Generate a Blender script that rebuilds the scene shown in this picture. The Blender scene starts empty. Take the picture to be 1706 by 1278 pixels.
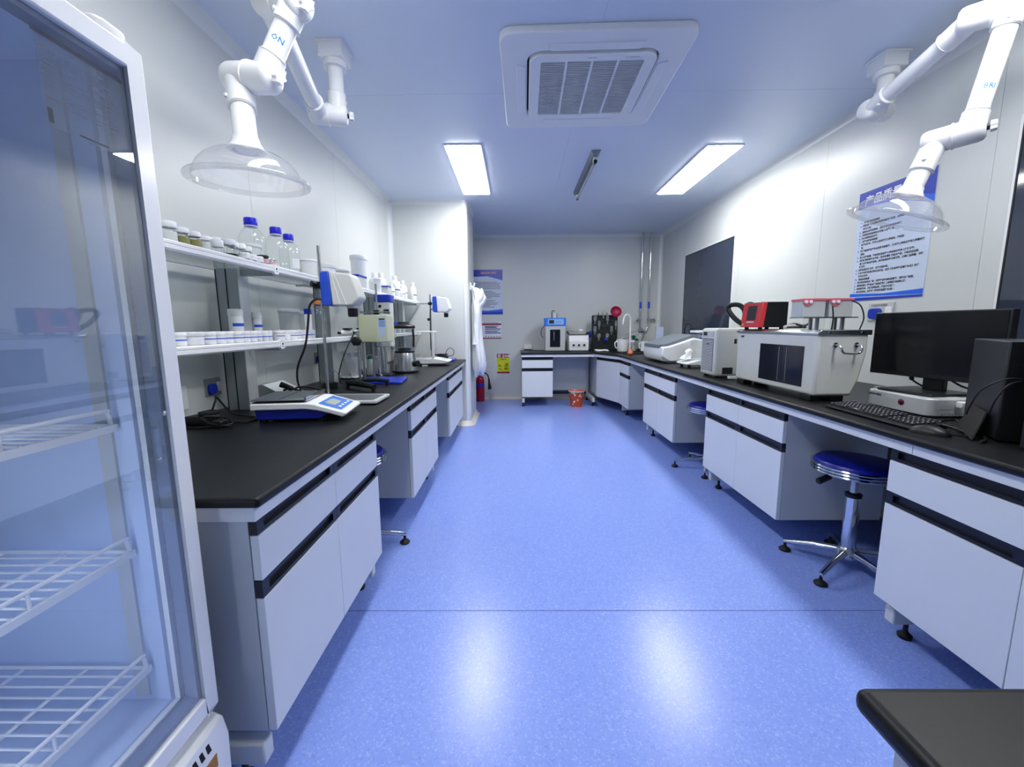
import bpy, math, random
from mathutils import Vector, Matrix
random.seed(7)
SC = bpy.context.scene
COL = SC.collection
PI = math.pi

# ------------------------------------------------------------------ camera
def setup_camera():
    F = 688.0
    p, y, r = (math.radians(a) for a in (7.94, -0.58, -0.44))
    fw = Vector((math.sin(y)*math.cos(p), math.cos(y)*math.cos(p), -math.sin(p)))
    rt = Vector((math.cos(y), -math.sin(y), 0)); up = rt.cross(fw)
    r2 = rt*math.cos(r)+up*math.sin(r); u2 = -rt*math.sin(r)+up*math.cos(r)
    cam = bpy.data.cameras.new('camera'); cam.sensor_width = 36; cam.sensor_fit = 'HORIZONTAL'
    cam.lens = F/1706*36; cam.clip_start = 0.03; cam.clip_end = 60
    o = bpy.data.objects.new('camera', cam); COL.objects.link(o)
    m = Matrix((r2, u2, -fw)).transposed().to_4x4(); m.translation = (0, 0, 1.2)
    o.matrix_world = m
    SC.camera = o
setup_camera()
# ------------------------------------------------------------------ world and exposure
w = bpy.data.worlds.new('world'); SC.world = w; w.use_nodes = True
w.node_tree.nodes['Background'].inputs[0].default_value = (0.30, 0.34, 0.42, 1)
w.node_tree.nodes['Background'].inputs[1].default_value = 0.10
SC.view_settings.view_transform = 'Standard'; SC.view_settings.look = 'None'
SC.view_settings.gamma = 1; SC.view_settings.use_curve_mapping = False
SC.view_settings.exposure = 0.38
LED_STRENGTH = 25.0      # far pair
LED_STRENGTH_NEAR = 19.0  # near pair out of frame, set dimmer to balance the wall brightness
LED_COLOR = (1.0, 0.995, 0.965)
# the four ceiling LED panels are built below as lamps: (centre x, centre y)
LED_SPOTS = [(-0.413, 4.10), (1.69, 4.16), (-0.413, 1.28), (1.69, 1.28)]

# ------------------------------------------------------------------ materials
def lin(c):
    if isinstance(c, str):
        c = [int(c[i:i+2], 16)/255 for i in (0, 2, 4)]
    return tuple(x/12.92 if x <= .04045 else ((x+.055)/1.055)**2.4 for x in c)
MATS = {}
def mat(name, col, rough=.5, metal=0., spec=.5, noise=.03, scale=8., bump=0., bscale=200., coat=0., trans=0., ior=1.45, rvar=.0):
    if name in MATS: return MATS[name]
    m = bpy.data.materials.new(name); m.use_nodes = True
    nt = m.node_tree; b = nt.nodes['Principled BSDF']
    c = lin(col)
    b.inputs['Roughness'].default_value = rough; b.inputs['Metallic'].default_value = metal
    b.inputs['Specular IOR Level'].default_value = spec; b.inputs['Coat Weight'].default_value = coat
    b.inputs['Transmission Weight'].default_value = trans; b.inputs['IOR'].default_value = ior
    tc = nt.nodes.new('ShaderNodeTexCoord')
    n = nt.nodes.new('ShaderNodeTexNoise'); n.inputs['Scale'].default_value = scale; n.inputs['Detail'].default_value = 3
    nt.links.new(tc.outputs['Object'], n.inputs['Vector'])
    r = nt.nodes.new('ShaderNodeValToRGB')
    r.color_ramp.elements[0].position = .3; r.color_ramp.elements[1].position = .7
    r.color_ramp.elements[0].color = (*[x*(1-noise) for x in c], 1)
    r.color_ramp.elements[1].color = (*[min(1, x*(1+noise)) for x in c], 1)
    nt.links.new(n.outputs['Fac'], r.inputs['Fac']); nt.links.new(r.outputs['Color'], b.inputs['Base Color'])
    if bump > 0:
        n2 = nt.nodes.new('ShaderNodeTexNoise'); n2.inputs['Scale'].default_value = bscale
        nt.links.new(tc.outputs['Object'], n2.inputs['Vector'])
        bp = nt.nodes.new('ShaderNodeBump'); bp.inputs['Strength'].default_value = bump; bp.inputs['Distance'].default_value = .002
        nt.links.new(n2.outputs['Fac'], bp.inputs['Height']); nt.links.new(bp.outputs['Normal'], b.inputs['Normal'])
    if rvar > 0:
        mr = nt.nodes.new('ShaderNodeMapRange'); mr.inputs['To Min'].default_value = rough-rvar; mr.inputs['To Max'].default_value = rough+rvar
        nt.links.new(n.outputs['Fac'], mr.inputs['Value']); nt.links.new(mr.outputs['Result'], b.inputs['Roughness'])
    MATS[name] = m; return m
def glass(name, tint=(1, 1, 1), ior=1.5, rough=0.0, haze=0.0, hazecol=(1, 1, 1)):
    """thin-walled clear pane: what passes straight through plus the mirror share of a real glass face"""
    if name in MATS: return MATS[name]
    m = bpy.data.materials.new(name); m.use_nodes = True; nt = m.node_tree
    for n in list(nt.nodes): nt.nodes.remove(n)
    out = nt.nodes.new('ShaderNodeOutputMaterial'); mix = nt.nodes.new('ShaderNodeMixShader')
    fr = nt.nodes.new('ShaderNodeFresnel')
    ge = nt.nodes.new('ShaderNodeNewGeometry'); mr = nt.nodes.new('ShaderNodeMapRange')   # same index on both faces of the thin wall
    mr.inputs['To Min'].default_value = ior; mr.inputs['To Max'].default_value = 1/ior
    nt.links.new(ge.outputs['Backfacing'], mr.inputs['Value']); nt.links.new(mr.outputs[0], fr.inputs['IOR'])
    tr = nt.nodes.new('ShaderNodeBsdfTransparent'); tr.inputs['Color'].default_value = (*tint, 1)
    gl = nt.nodes.new('ShaderNodeBsdfGlossy'); gl.inputs['Roughness'].default_value = rough
    nt.links.new(fr.outputs[0], mix.inputs[0]); nt.links.new(gl.outputs[0], mix.inputs[2])
    if haze > 0:
        df = nt.nodes.new('ShaderNodeBsdfDiffuse'); df.inputs['Color'].default_value = (*hazecol, 1)
        m2 = nt.nodes.new('ShaderNodeMixShader'); m2.inputs[0].default_value = haze
        nt.links.new(tr.outputs[0], m2.inputs[1]); nt.links.new(df.outputs[0], m2.inputs[2]); nt.links.new(m2.outputs[0], mix.inputs[1])
    else:
        nt.links.new(tr.outputs[0], mix.inputs[1])
    nt.links.new(mix.outputs[0], out.inputs[0]); MATS[name] = m; return m
def emit(name, col, s):
    m = bpy.data.materials.new(name); m.use_nodes = True; nt = m.node_tree
    b = nt.nodes['Principled BSDF']; b.inputs['Base Color'].default_value = (.8, .8, .8, 1)
    b.inputs['Emission Color'].default_value = (*col, 1); b.inputs['Emission Strength'].default_value = s
    MATS[name] = m; return m
def floor_material():
    m = mat('blue_vinyl', (0.50, 0.625, 0.955), rough=.30, noise=.0, scale=3)
    nt = m.node_tree; b = nt.nodes['Principled BSDF']
    tc = nt.nodes.new('ShaderNodeTexCoord')
    v = nt.nodes.new('ShaderNodeTexVoronoi'); v.inputs['Scale'].default_value = 170
    v2 = nt.nodes.new('ShaderNodeTexNoise'); v2.inputs['Scale'].default_value = 160; v2.inputs['Detail'].default_value = 4
    n = nt.nodes.new('ShaderNodeTexNoise'); n.inputs['Scale'].default_value = 1.3; n.inputs['Detail'].default_value = 2
    for t in (v, v2, n): nt.links.new(tc.outputs['Object'], t.inputs['Vector'])
    sep = nt.nodes.new('ShaderNodeSeparateColor'); nt.links.new(v.outputs['Color'], sep.inputs[0])
    r = nt.nodes.new('ShaderNodeValToRGB'); e = r.color_ramp.elements
    e[0].position = .23; e[0].color = (*lin((.50, .60, .925)), 1)
    e[1].position = .76; e[1].color = (*lin((.64, .73, .97)), 1)
    for q_ in (.31, .64): k = r.color_ramp.elements.new(q_); k.color = (*lin((.55, .648, .95)), 1)
    mx = nt.nodes.new('ShaderNodeMath'); mx.operation = 'MULTIPLY_ADD'; mx.inputs[1].default_value = .5
    nt.links.new(sep.outputs[0], mx.inputs[0])
    m2 = nt.nodes.new('ShaderNodeMath'); m2.operation = 'MULTIPLY'; m2.inputs[1].default_value = .5
    nt.links.new(v2.outputs['Fac'], m2.inputs[0]); nt.links.new(m2.outputs[0], mx.inputs[2])
    nt.links.new(mx.outputs[0], r.inputs['Fac']); nt.links.new(r.outputs['Color'], b.inputs['Base Color'])
    mr = nt.nodes.new('ShaderNodeMapRange'); mr.inputs['To Min'].default_value = .20; mr.inputs['To Max'].default_value = .29
    nt.links.new(n.outputs['Fac'], mr.inputs['Value']); nt.links.new(mr.outputs[0], b.inputs['Roughness'])
    bp = nt.nodes.new('ShaderNodeBump'); bp.inputs['Strength'].default_value = .12; bp.inputs['Distance'].default_value = .002
    nt.links.new(v2.outputs['Fac'], bp.inputs['Height']); nt.links.new(bp.outputs['Normal'], b.inputs['Normal'])
    return m
FLOOR = floor_material()
WALL = mat('coated_steel_wall', 'd3d7d6', rough=.34, noise=.012, scale=1.5, spec=.5)
JOINT = mat('wall_joint_grey', 'c8ced2', rough=.6)
CEILM = mat('coated_steel_ceiling', 'd8e2f4', rough=.33, noise=.012, scale=1.5)
COVE = mat('white_aluminium_cove', 'e2e6e8', rough=.28, noise=.01)
BASECOVE = mat('cream_base_cove', 'd9d8cf', rough=.35)
WHITE = mat('white_plastic', 'eef0f2', rough=.32, noise=.01)
WHITEGLOSS = mat('white_enamel', 'f2f4f6', rough=.18, noise=.01)
ACW = mat('ac_white', 'e8ebf0', rough=.4, noise=.01)
ACG = mat('ac_grille_grey', 'cdd3d8', rough=.5)
LAM = mat('light_grey_laminate', 'e1e5e9', rough=.38, noise=.012, scale=4)
LAMSIDE = mat('shaded_grey_laminate', 'c2c8cd', rough=.45, noise=.015, scale=4)  # same laminate as the fronts, darkened: shade of the sides put into the colour
APRON = mat('white_steel_apron', 'dfe3e8', rough=.3)
LEGM = mat('white_steel_leg', 'd8dbdc', rough=.32)
NAVY = mat('navy_handle_profile', '10131f', rough=.38)
TOP = mat('black_phenolic_worktop', '121417', rough=.40, noise=.12, scale=60, bump=.05, bscale=500, rvar=.03, spec=.32)
BLACK = mat('black_plastic', '101114', rough=.42)
BLACKM = mat('black_matte', '0c0d10', rough=.65)
SATINBLK = mat('dark_grey_plastic', '23262d', rough=.45)
GREYP = mat('grey_plastic', '8b9296', rough=.45)
GREYL = mat('light_grey_plastic', 'c3c7c8', rough=.42)
STEEL = mat('brushed_steel', 'b8bcbe', rough=.26, metal=1, noise=.06, scale=30)
CHROME = mat('chrome', 'd4d7da', rough=.08, metal=1)
DULLST = mat('dull_steel', '9aa0a4', rough=.4, metal=1, noise=.08, scale=40)
BLUE = mat('royal_blue_plastic', '1433b4', rough=.35)
CAPBLUE = mat('cap_blue', '1a1fd0', rough=.4)
BALBLUE = mat('deep_blue_plastic', '0a1f9e', rough=.35)
STIRBLUE = mat('stirrer_blue', '2450c8', rough=.38)
SKYBLUE = mat('sky_blue_plastic', '2f7df0', rough=.4)
VINYLBLUE = mat('blue_seat_vinyl', '0a1a9c', rough=.35, bump=.1, bscale=120)
CREAM = mat('pale_green_enamel', 'c8cdac', rough=.35)
IVORY = mat('ivory_enamel', 'd6d8d2', rough=.35)
RED = mat('red_plastic', 'd23a3e', rough=.35)
PINKRED = mat('pale_red_plastic', 'd9707c', rough=.4)
EXTRED = mat('extinguisher_red', '9c0f2c', rough=.22)
CRIMSON = mat('crimson_plastic', 'a3103f', rough=.35)
ORANGECAP = mat('orange_cap', 'd98038', rough=.45)
SALMON = mat('salmon_rubber', 'e0805f', rough=.5)
GREEN = mat('dark_green_plastic', '0d5a48', rough=.4)
YELLOW = mat('sign_yellow', 'd7dc1e', rough=.5)
MAROON = mat('sign_maroon', '8e1f4e', rough=.5)
PAPER = mat('printed_paper', 'e4e7f0', rough=.55, noise=.01)
POSTER = mat('poster_pale_blue', 'cfdcf2', rough=.3, noise=.02, scale=3)
POSTBLUE = mat('poster_blue', '2a43b8', rough=.3, noise=.04, scale=3)
POSTBLUE2 = mat('poster_bright_blue', '2c6ae6', rough=.3)
INK = mat('ink_black', '1d2130', rough=.6)
INKGREY = mat('ink_grey', '6a7080', rough=.6)
INKBLUE = mat('ink_blue', '2b58d8', rough=.5)
CYANINK = mat('ink_cyan', '1f86c8', rough=.5)
INKWHITE = mat('ink_white', 'f2f4ff', rough=.5)
TISSUE = mat('white_cloth', 'f4f5f6', rough=.85, bump=.3, bscale=60)
COAT = mat('white_coat_cotton', 'eceef2', rough=.85, bump=.25, bscale=90)
RUBBER = mat('rubber_foot', '121316', rough=.6)
LCD = mat('lcd_grey', 'aab4a8', rough=.25)
SCREEN = mat('monitor_screen', '0b0d12', rough=.18)
DARKWIN = mat('dark_window_pane', '343d4e', rough=.06, spec=.6)
TINTWIN = mat('dark_viewing_pane', '0a1020', rough=.08)
OLIVE = mat('olive_contents', '8f8a50', rough=.4)
PINKC = mat('pink_contents', 'd3a8b8', rough=.5)
KRAFT = mat('kraft_label', 'b07a3c', rough=.6)
FRIDGEIN = mat('fridge_liner', 'c2d2ee', rough=.35)
GASKET = mat('grey_gasket', '7c8698', rough=.5)
GLASS = glass('clear_glass', (.97, .985, .98), 1.5)
DOME = glass('clear_acrylic', (.96, .965, .97), 1.85, 0.0, .11, (.9, .92, .94))
FRIDGEGLASS = glass('fridge_door_glass', (.965, .975, .985), 1.85)
FROST = glass('frosted_polypropylene', (.9, .93, .92), 1.4, .3, .55, (.82, .86, .86))
SHELFGLASS = glass('shelf_glass', (.93, .96, .955), 1.5, .04, .16, (.66, .72, .72))
LEDM = emit('led_diffuser', LED_COLOR, LED_STRENGTH); LEDN = emit('led_diffuser_near', LED_COLOR, LED_STRENGTH_NEAR)  # near diffuser: same panel, strength lowered to balance the walls

# ------------------------------------------------------------------ mesh building
class MB:
    def __init__(s): s.v = []; s.f = []
    def add(s, vs, fs):
        o = len(s.v); s.v += [tuple(x) for x in vs]; s.f += [tuple(i+o for i in f) for f in fs]; return s
    def box(s, x0, x1, y0, y1, z0, z1):
        return s.add([(x, y, z) for x in (x0, x1) for y in (y0, y1) for z in (z0, z1)],
                     [(0, 1, 3, 2), (4, 6, 7, 5), (0, 4, 5, 1), (2, 3, 7, 6), (0, 2, 6, 4), (1, 5, 7, 3)])
    def cyl(s, p0, p1, r0, r1=None, n=16):
        return s.tube([p0, p1], [r0, r0 if r1 is None else r1], n)
    def tube(s, pts, r, n=8, cap=True):
        pts = [Vector(p) for p in pts]; k = len(pts)
        rs = r if isinstance(r, (list, tuple)) else [r]*k
        t0 = (pts[1]-pts[0]).normalized()
        a = Vector((0, 0, 1)) if abs(t0.z) < .9 else Vector((1, 0, 0))
        u = t0.cross(a).normalized(); vs = []; prev = t0
        for i, p in enumerate(pts):
            t = (pts[min(i+1, k-1)]-pts[max(i-1, 0)])
            t = t.normalized() if t.length > 1e-9 else prev
            u = (u-t*u.dot(t)); u = u.normalized() if u.length > 1e-6 else t.orthogonal().normalized()
            w_ = t.cross(u); prev = t
            for j in range(n):
                an = 2*PI*j/n; vs.append(p+(u*math.cos(an)+w_*math.sin(an))*rs[i])
        fs = [(i*n+j, i*n+(j+1) % n, (i+1)*n+(j+1) % n, (i+1)*n+j) for i in range(k-1) for j in range(n)]
        if cap: fs += [tuple(range(n-1, -1, -1)), tuple(range((k-1)*n, k*n))]
        return s.add(vs, fs)
    def lathe(s, prof, c=(0, 0, 0), n=20, M=None):
        vs = []; k = len(prof)
        for r, z in prof:
            for j in range(n):
                an = 2*PI*j/n; p = Vector((r*math.cos(an), r*math.sin(an), z))
                if M: p = M @ p
                vs.append(p+Vector(c))
        fs = [(i*n+j, i*n+(j+1) % n, (i+1)*n+(j+1) % n, (i+1)*n+j) for i in range(k-1) for j in range(n)]
        if prof[0][0] > 1e-6 and prof[0][0] < 1e3: fs.append(tuple(range(n-1, -1, -1)))
        fs.append(tuple(range((k-1)*n, k*n)))
        return s.add(vs, fs)
    def shell(s, prof, c=(0, 0, 0), n=24, M=None):
        """open lathe without caps"""
        vs = []; k = len(prof)
        for r, z in prof:
            for j in range(n):
                an = 2*PI*j/n; p = Vector((r*math.cos(an), r*math.sin(an), z))
                if M: p = M @ p
                vs.append(p+Vector(c))
        return s.add(vs, [(i*n+j, i*n+(j+1) % n, (i+1)*n+(j+1) % n, (i+1)*n+j) for i in range(k-1) for j in range(n)])
    def prism(s, poly, ax, a, b):
        """poly in the two other axes in xyz order, extruded along ax from a to b"""
        n = len(poly)
        def P(q, t):
            return {'x': (t, q[0], q[1]), 'y': (q[0], t, q[1]), 'z': (q[0], q[1], t)}[ax]
        vs = [P(q, a) for q in poly]+[P(q, b) for q in poly]
        return s.add(vs, [tuple(range(n-1, -1, -1)), tuple(range(n, 2*n))]+[(i, (i+1) % n, n+(i+1) % n, n+i) for i in range(n)])
    def sphere(s, c, r, sc=(1, 1, 1), n=16, m=10):
        return s.loft([[(c[0]+r*sc[0]*math.sin(PI*i/m)*math.cos(2*PI*j/n), c[1]+r*sc[1]*math.sin(PI*i/m)*math.sin(2*PI*j/n), c[2]-r*sc[2]*math.cos(PI*i/m)) for j in range(n)] for i in range(m+1)], False)
    def loft(s, rings, cap=True):
        n = len(rings[0]); k = len(rings); vs = [p for r in rings for p in r]
        fs = [(i*n+j, i*n+(j+1) % n, (i+1)*n+(j+1) % n, (i+1)*n+j) for i in range(k-1) for j in range(n)]
        if cap: fs += [tuple(range(n-1, -1, -1)), tuple(range((k-1)*n, k*n))]
        return s.add(vs, fs)
    def quad(s, a, b, c, d): return s.add([a, b, c, d], [(0, 1, 2, 3)])
    def build(s, name, m, parent=None, bevel=0., smooth=42, seg=2, label=None):
        me = bpy.data.meshes.new(name); me.from_pydata(s.v, [], s.f); me.update()
        import bmesh
        bm = bmesh.new(); bm.from_mesh(me); bmesh.ops.remove_doubles(bm, verts=bm.verts, dist=1e-6)
        bmesh.ops.recalc_face_normals(bm, faces=bm.faces); bm.to_mesh(me); bm.free()
        me.materials.append(m)
        o = bpy.data.objects.new(name, me); COL.objects.link(o)
        if parent: o.parent = parent
        if smooth:
            me.polygons.foreach_set('use_smooth', [True]*len(me.polygons)); me.set_sharp_from_angle(angle=math.radians(smooth))
        if bevel > 0:
            bv = o.modifiers.new('bevel', 'BEVEL'); bv.width = bevel; bv.segments = seg; bv.limit_method = 'ANGLE'; bv.angle_limit = math.radians(35)
            bv.harden_normals = False
        if label: o['label'] = label
        return o
def tag(o, label=None, cat=None, group=None, kind=None):
    if label: o['label'] = label
    if cat: o['category'] = cat
    if group: o['group'] = group
    if kind: o['kind'] = kind
    return o
def thing(name, label, cat, loc=(0, 0, 0), rz=0., group=None):
    o = bpy.data.objects.new(name, None); COL.objects.link(o)
    o.empty_display_size = .05; o.location = loc; o.rotation_euler = (0, 0, rz)
    return tag(o, label, cat, group)
def copy_tree(o, parent=None):
    c = o.copy(); COL.objects.link(c); c.parent = parent
    for ch in list(o.children): copy_tree(ch, c)
    return c
def cat(pts, k=6):
    """smooth curve through points"""
    p = [Vector(q) for q in pts]; out = []
    for i in range(len(p)-1):
        a = p[max(i-1, 0)]; b = p[i]; c = p[i+1]; d = p[min(i+2, len(p)-1)]
        for j in range(k):
            t = j/k; out.append(.5*((2*b)+(c-a)*t+(2*a-5*b+4*c-d)*t*t+(3*b-a-3*c+d)*t**3))
    out.append(p[-1]); return out
def text(body, size, origin, xd, yd, m, parent=None, name='lettering', align='LEFT', off=.0006, fn=None, bold=0.):
    cu = bpy.data.curves.new(name, 'FONT'); cu.body = body; cu.size = size; cu.align_x = align
    cu.resolution_u = 1; cu.space_line = 1.0; cu.offset = bold
    o = bpy.data.objects.new(name, cu); COL.objects.link(o)
    dg = bpy.context.evaluated_depsgraph_get()
    me = bpy.data.meshes.new_from_object(o.evaluated_get(dg))
    bpy.data.objects.remove(o); bpy.data.curves.remove(cu)
    xd = Vector(xd).normalized(); yd = Vector(yd).normalized(); nz = xd.cross(yd); og = Vector(origin)
    for v in me.vertices:
        v.co = fn(v.co) if fn else og+xd*v.co.x+yd*v.co.y+nz*off
    me.materials.clear(); me.materials.append(m); me.name = name
    t = bpy.data.objects.new(name, me); COL.objects.link(t)
    if parent: t.parent = parent
    return t
def bar_rows(mb, og, xd, yd, rows, off=.0008, h=.006):
    """flat printed bars: rows of (x, y, length)"""
    og = Vector(og); xd = Vector(xd); yd = Vector(yd); n = xd.cross(yd)*off
    for x, y, L in rows:
        a = og+xd*x+yd*y+n
        mb.quad(a, a+xd*L, a+xd*L+yd*h, a+yd*h)
    return mb
def rrect(x0, x1, y0, y1, r, n=4):
    out = []
    for cx, cy, a in ((x1-r, y1-r, 0), (x0+r, y1-r, 90), (x0+r, y0+r, 180), (x1-r, y0+r, 270)):
        for i in range(n+1):
            t = math.radians(a+90*i/n); out.append((cx+r*math.cos(t), cy+r*math.sin(t)))
    return out

# ------------------------------------------------------------------ the room
XL, XR, YF, YB, ZC = -1.45, 2.32, 6.76, -2.4, 2.626
XA = -2.3                         # left end of the far recess behind the pillar
PX, PY0, PY1 = -0.555, 4.93, 5.62  # pillar
def struct(o): o['kind'] = 'structure'; return o
fl = struct(MB().box(XA-.1, XR+.1, YB-.1, YF+.1, -.06, -.0025).build('floor', mat('floor_base', '4a5a90', rough=.7)))
def sheet(y0, y1):
    MB().box(XA, XR, y0, y1, -.0024, 0).build('vinyl_sheet', FLOOR, fl)
sheet(YB, 1.604); sheet(1.608, YF)
MB().box(XA, XR, 1.6045, 1.6075, -.0024, -.0004).build('welded_seam', mat('seam_blue', '3b4d9a', rough=.6), fl)
ce = struct(MB().box(XA-.1, XR+.1, YB-.1, YF+.1, ZC+.004, ZC+.06).build('ceiling', JOINT))
for x0, x1 in ((XA, .4195), (.4205, XR)):
    for y0, y1 in ((YB, -.001), (.001, 2.779), (2.781, 5.149), (5.151, YF)):
        MB().box(x0, x1, y0, y1, ZC, ZC+.004).build('ceiling_panel', CEILM, ce)
def wall(name, fixed, at, lo, hi, seams, z0=0, z1=ZC, out=1, panel_mat=WALL):
    """flat panelled wall: fixed axis, inner face position, extent, seam positions; out = direction away from the room"""
    def bx(a0, a1, c0, c1):
        c0, c1 = sorted((c0, c1))
        return (c0, c1, a0, a1) if fixed == 'x' else (a0, a1, c0, c1)
    b = bx(lo, hi, at+out*.003, at+out*.08)
    o = struct(MB().box(*b, z0, z1).build(name, JOINT))
    s = [lo]+list(seams)+[hi]
    for i in range(len(s)-1):
        p = bx(s[i]+(.0012 if i else 0), s[i+1]-(.0012 if i < len(s)-2 else 0), at, at+out*.003)
        MB().box(*p, z0, z1).build('wall_panel', panel_mat, o)
    return o
wall('wall_left', 'x', XL, YB, PY0, (-1.03, .12, 1.24, 2.369, 3.49, 4.55), out=-1)
wall('wall_right', 'x', XR, YB, YF, (-1.3, -.15, 1.0, 2.15, 3.285, 4.45, 5.86), out=1)
wall('wall_far', 'y', YF, XA, XR, (-1.38, -.205, .992, 2.15), out=1)
wall('wall_back', 'y', YB, XL, XR, (-.3, .85), out=-1)
wall('wall_recess', 'x', XA, PY1, YF, (), out=-1)
# pillar standing out from the left wall, with rounded aluminium corner
r = .05
arc = [(PX-r+r*math.sin(math.radians(a)), PY0+r-r*math.cos(math.radians(a))) for a in range(0, 91, 15)]
pil = struct(MB().box(XL, PX-.012, PY0+.0125, PY1, 0, ZC).build('wall_pillar', JOINT))
MB().box(XL, PX-r-.002, PY0, PY0+.012, 0, ZC).build('wall_panel', WALL, pil)
MB().box(PX-.012, PX, PY0+r+.002, PY1, 0, ZC).build('wall_panel', WALL, pil)
MB().box(XA, XL, PY1-.012, PY1, 0, ZC).build('wall_panel', WALL, pil)
MB().prism([(PX-r, PY0+.02)]+arc+[(PX-.02, PY0+r)], 'z', 0, ZC).build('corner_trim', COVE, pil, smooth=60)
# ceiling coves, corner coves, base coves
def cove(name, a, b, inward, m=COVE, rr=.05, up=False):
    """quarter-round concave trim along a->b; inward: horizontal unit vector into the room; up: floor (True) or ceiling"""
    a = Vector(a); b = Vector(b); iw = Vector(inward); v = Vector((0, 0, 1 if up else -1))
    prof = [Vector((0, 0, 0))]+[iw*(rr*(1-math.cos(t)))+v*(rr*(1-math.sin(t))) for t in [math.radians(q) for q in range(0, 91, 18)]]
    prof = [Vector((0, 0, 0)), v*rr]+[iw*(rr*(1-math.cos(t)))+v*(rr*(1-math.sin(t))) for t in [math.radians(q) for q in range(18, 90, 18)]]+[iw*rr]
    mb = MB(); n = len(prof)
    mb.add([a+p for p in prof]+[b+p for p in prof], [(i, (i+1) % n, n+(i+1) % n, n+i) for i in range(n)]+[tuple(range(n-1, -1, -1)), tuple(range(n, 2*n))])
    return struct(mb.build(name, m, smooth=60))
cove('trim_1', (XL, YB, ZC), (XL, PY0, ZC), (1, 0, 0))
cove('trim_2', (XR, YB, ZC), (XR, YF, ZC), (-1, 0, 0))
cove('trim_3', (XA, YF, ZC), (XR, YF, ZC), (0, -1, 0))
cove('trim_4', (XL, PY0, ZC), (PX-r, PY0, ZC), (0, -1, 0))
cove('trim_5', (PX, PY0+r, ZC), (PX, PY1, ZC), (1, 0, 0), rr=.03)
cove('baseboard_far', (XA, YF, 0), (XR, YF, 0), (0, -1, 0), BASECOVE, .045, True)
cove('baseboard_right', (XR, YB, 0), (XR, YF, 0), (-1, 0, 0), BASECOVE, .045, True)
cove('baseboard_left', (XL, YB, 0), (XL, PY0, 0), (1, 0, 0), BASECOVE, .045, True)
# base cove wrapped around the pillar
path = [(XL, PY0), (PX-r, PY0)]+arc+[(PX, PY1)]
nrm = [(0, -1), (0, -1)]+[(math.sin(math.radians(a)), -math.cos(math.radians(a))) for a in range(0, 91, 15)]+[(1, 0)]
rings = []
for (x, y), (nx, ny) in zip(path, nrm):
    rings.append([(x, y, 0), (x+nx*.05, y+ny*.05, 0), (x+nx*.045, y+ny*.045, .008), (x+nx*.02, y+ny*.02, .022), (x+nx*.006, y+ny*.006, .05), (x, y, .055)])
struct(MB().loft(rings).build('baseboard_pillar', BASECOVE, smooth=50))
# vertical inside-corner cove where left wall meets the pillar, and far right corner
def vcove(name, c, sx, sy, rr=.045):
    pts = [(c[0], c[1]), (c[0]+sx*rr, c[1])]+[(c[0]+sx*rr*(1-math.sin(math.radians(t))), c[1]+sy*rr*(1-math.cos(math.radians(t)))) for t in range(18, 90, 18)]+[(c[0], c[1]+sy*rr)]
    struct(MB().prism(pts, 'z', .05, ZC).build(name, COVE, smooth=60))
vcove('trim_6', (XL, PY0), 1, -1); vcove('trim_7', (XR, YF), -1, -1)
# two dark internal windows in the right wall
def window(n, y0, y1, z0, z1):
    o = struct(MB().box(XR-.004, XR-.0005, y0, y1, z0, z1).build('window_%d' % n, DARKWIN, smooth=0))
    fr = MB(); e = .012
    for a in ((y0-e, y0+.004, z0-e, z1+e), (y1-.004, y1+e, z0-e, z1+e), (y0, y1, z0-e, z0+.004), (y0, y1, z1-.004, z1+e)):
        fr.box(XR-.006, XR, *a)
    fr.build('window_frame', WHITE, o)
    g = MB(); k = .007
    for a in ((y0, y0+k, z0, z1), (y1-k, y1, z0, z1), (y0, y1, z0, z0+k), (y0, y1, z1-k, z1)):
        g.box(XR-.0065, XR-.003, *a)
    g.build('window_seal', BLACK, o)
window(1, 4.55, 5.82, 1.065, 2.125); window(2, .72, 2.043, 1.065, 2.125)

# ------------------------------------------------------------------ lamps on the ceiling
LBL = ['lit LED panel light on the left of the ceiling, before the coat pillar', 'lit LED panel light on the right of the ceiling, above the dark window',
       'LED panel light on the ceiling above the tall glass-door fridge', 'LED panel light on the ceiling above the nearest right-hand cabinets']
for (x, y), lb in zip(LED_SPOTS, LBL):
    t = thing('ceiling_light', lb, 'ceiling light', (x, y, ZC), 0, 'LED ceiling panels')
    f = MB()
    for a in ((-.148, -.133, -.615, .615), (.133, .148, -.615, .615), (-.133, .133, -.615, -.6), (-.133, .133, .6, .615)):
        f.box(*a, -.009, 0)
    f.build('frame', ACW, t)
    MB().box(-.133, .133, -.6, .6, -.016, -.002).build('diffuser', LEDM if y > 3 else LEDN, t)
t = thing('ultraviolet_lamp', 'unlit tube lamp batten with grey housing on the middle of the ceiling', 'lamp', (.67, 4.17, ZC))
MB().prism([(-.04, 0), (.04, 0), (.022, -.04), (-.022, -.04)], 'y', -.545, .545).build('housing', DULLST, t)
for s in (-1, 1):
    MB().box(-.018, .018, s*.50-.012, s*.50+.012, -.085, -.04).build('lampholder', WHITE, t, bevel=.004)
    MB().cyl((0, s*.50-.014*s, -.078), (0, s*.50+.016*s, -.078), .016, n=12).build('end_cap', BLACK, t)
MB().cyl((0, -.49, -.078), (0, .49, -.078), .012, n=12).build('tube', mat('unlit_tube', '9aa2ac', rough=.15), t)

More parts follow.
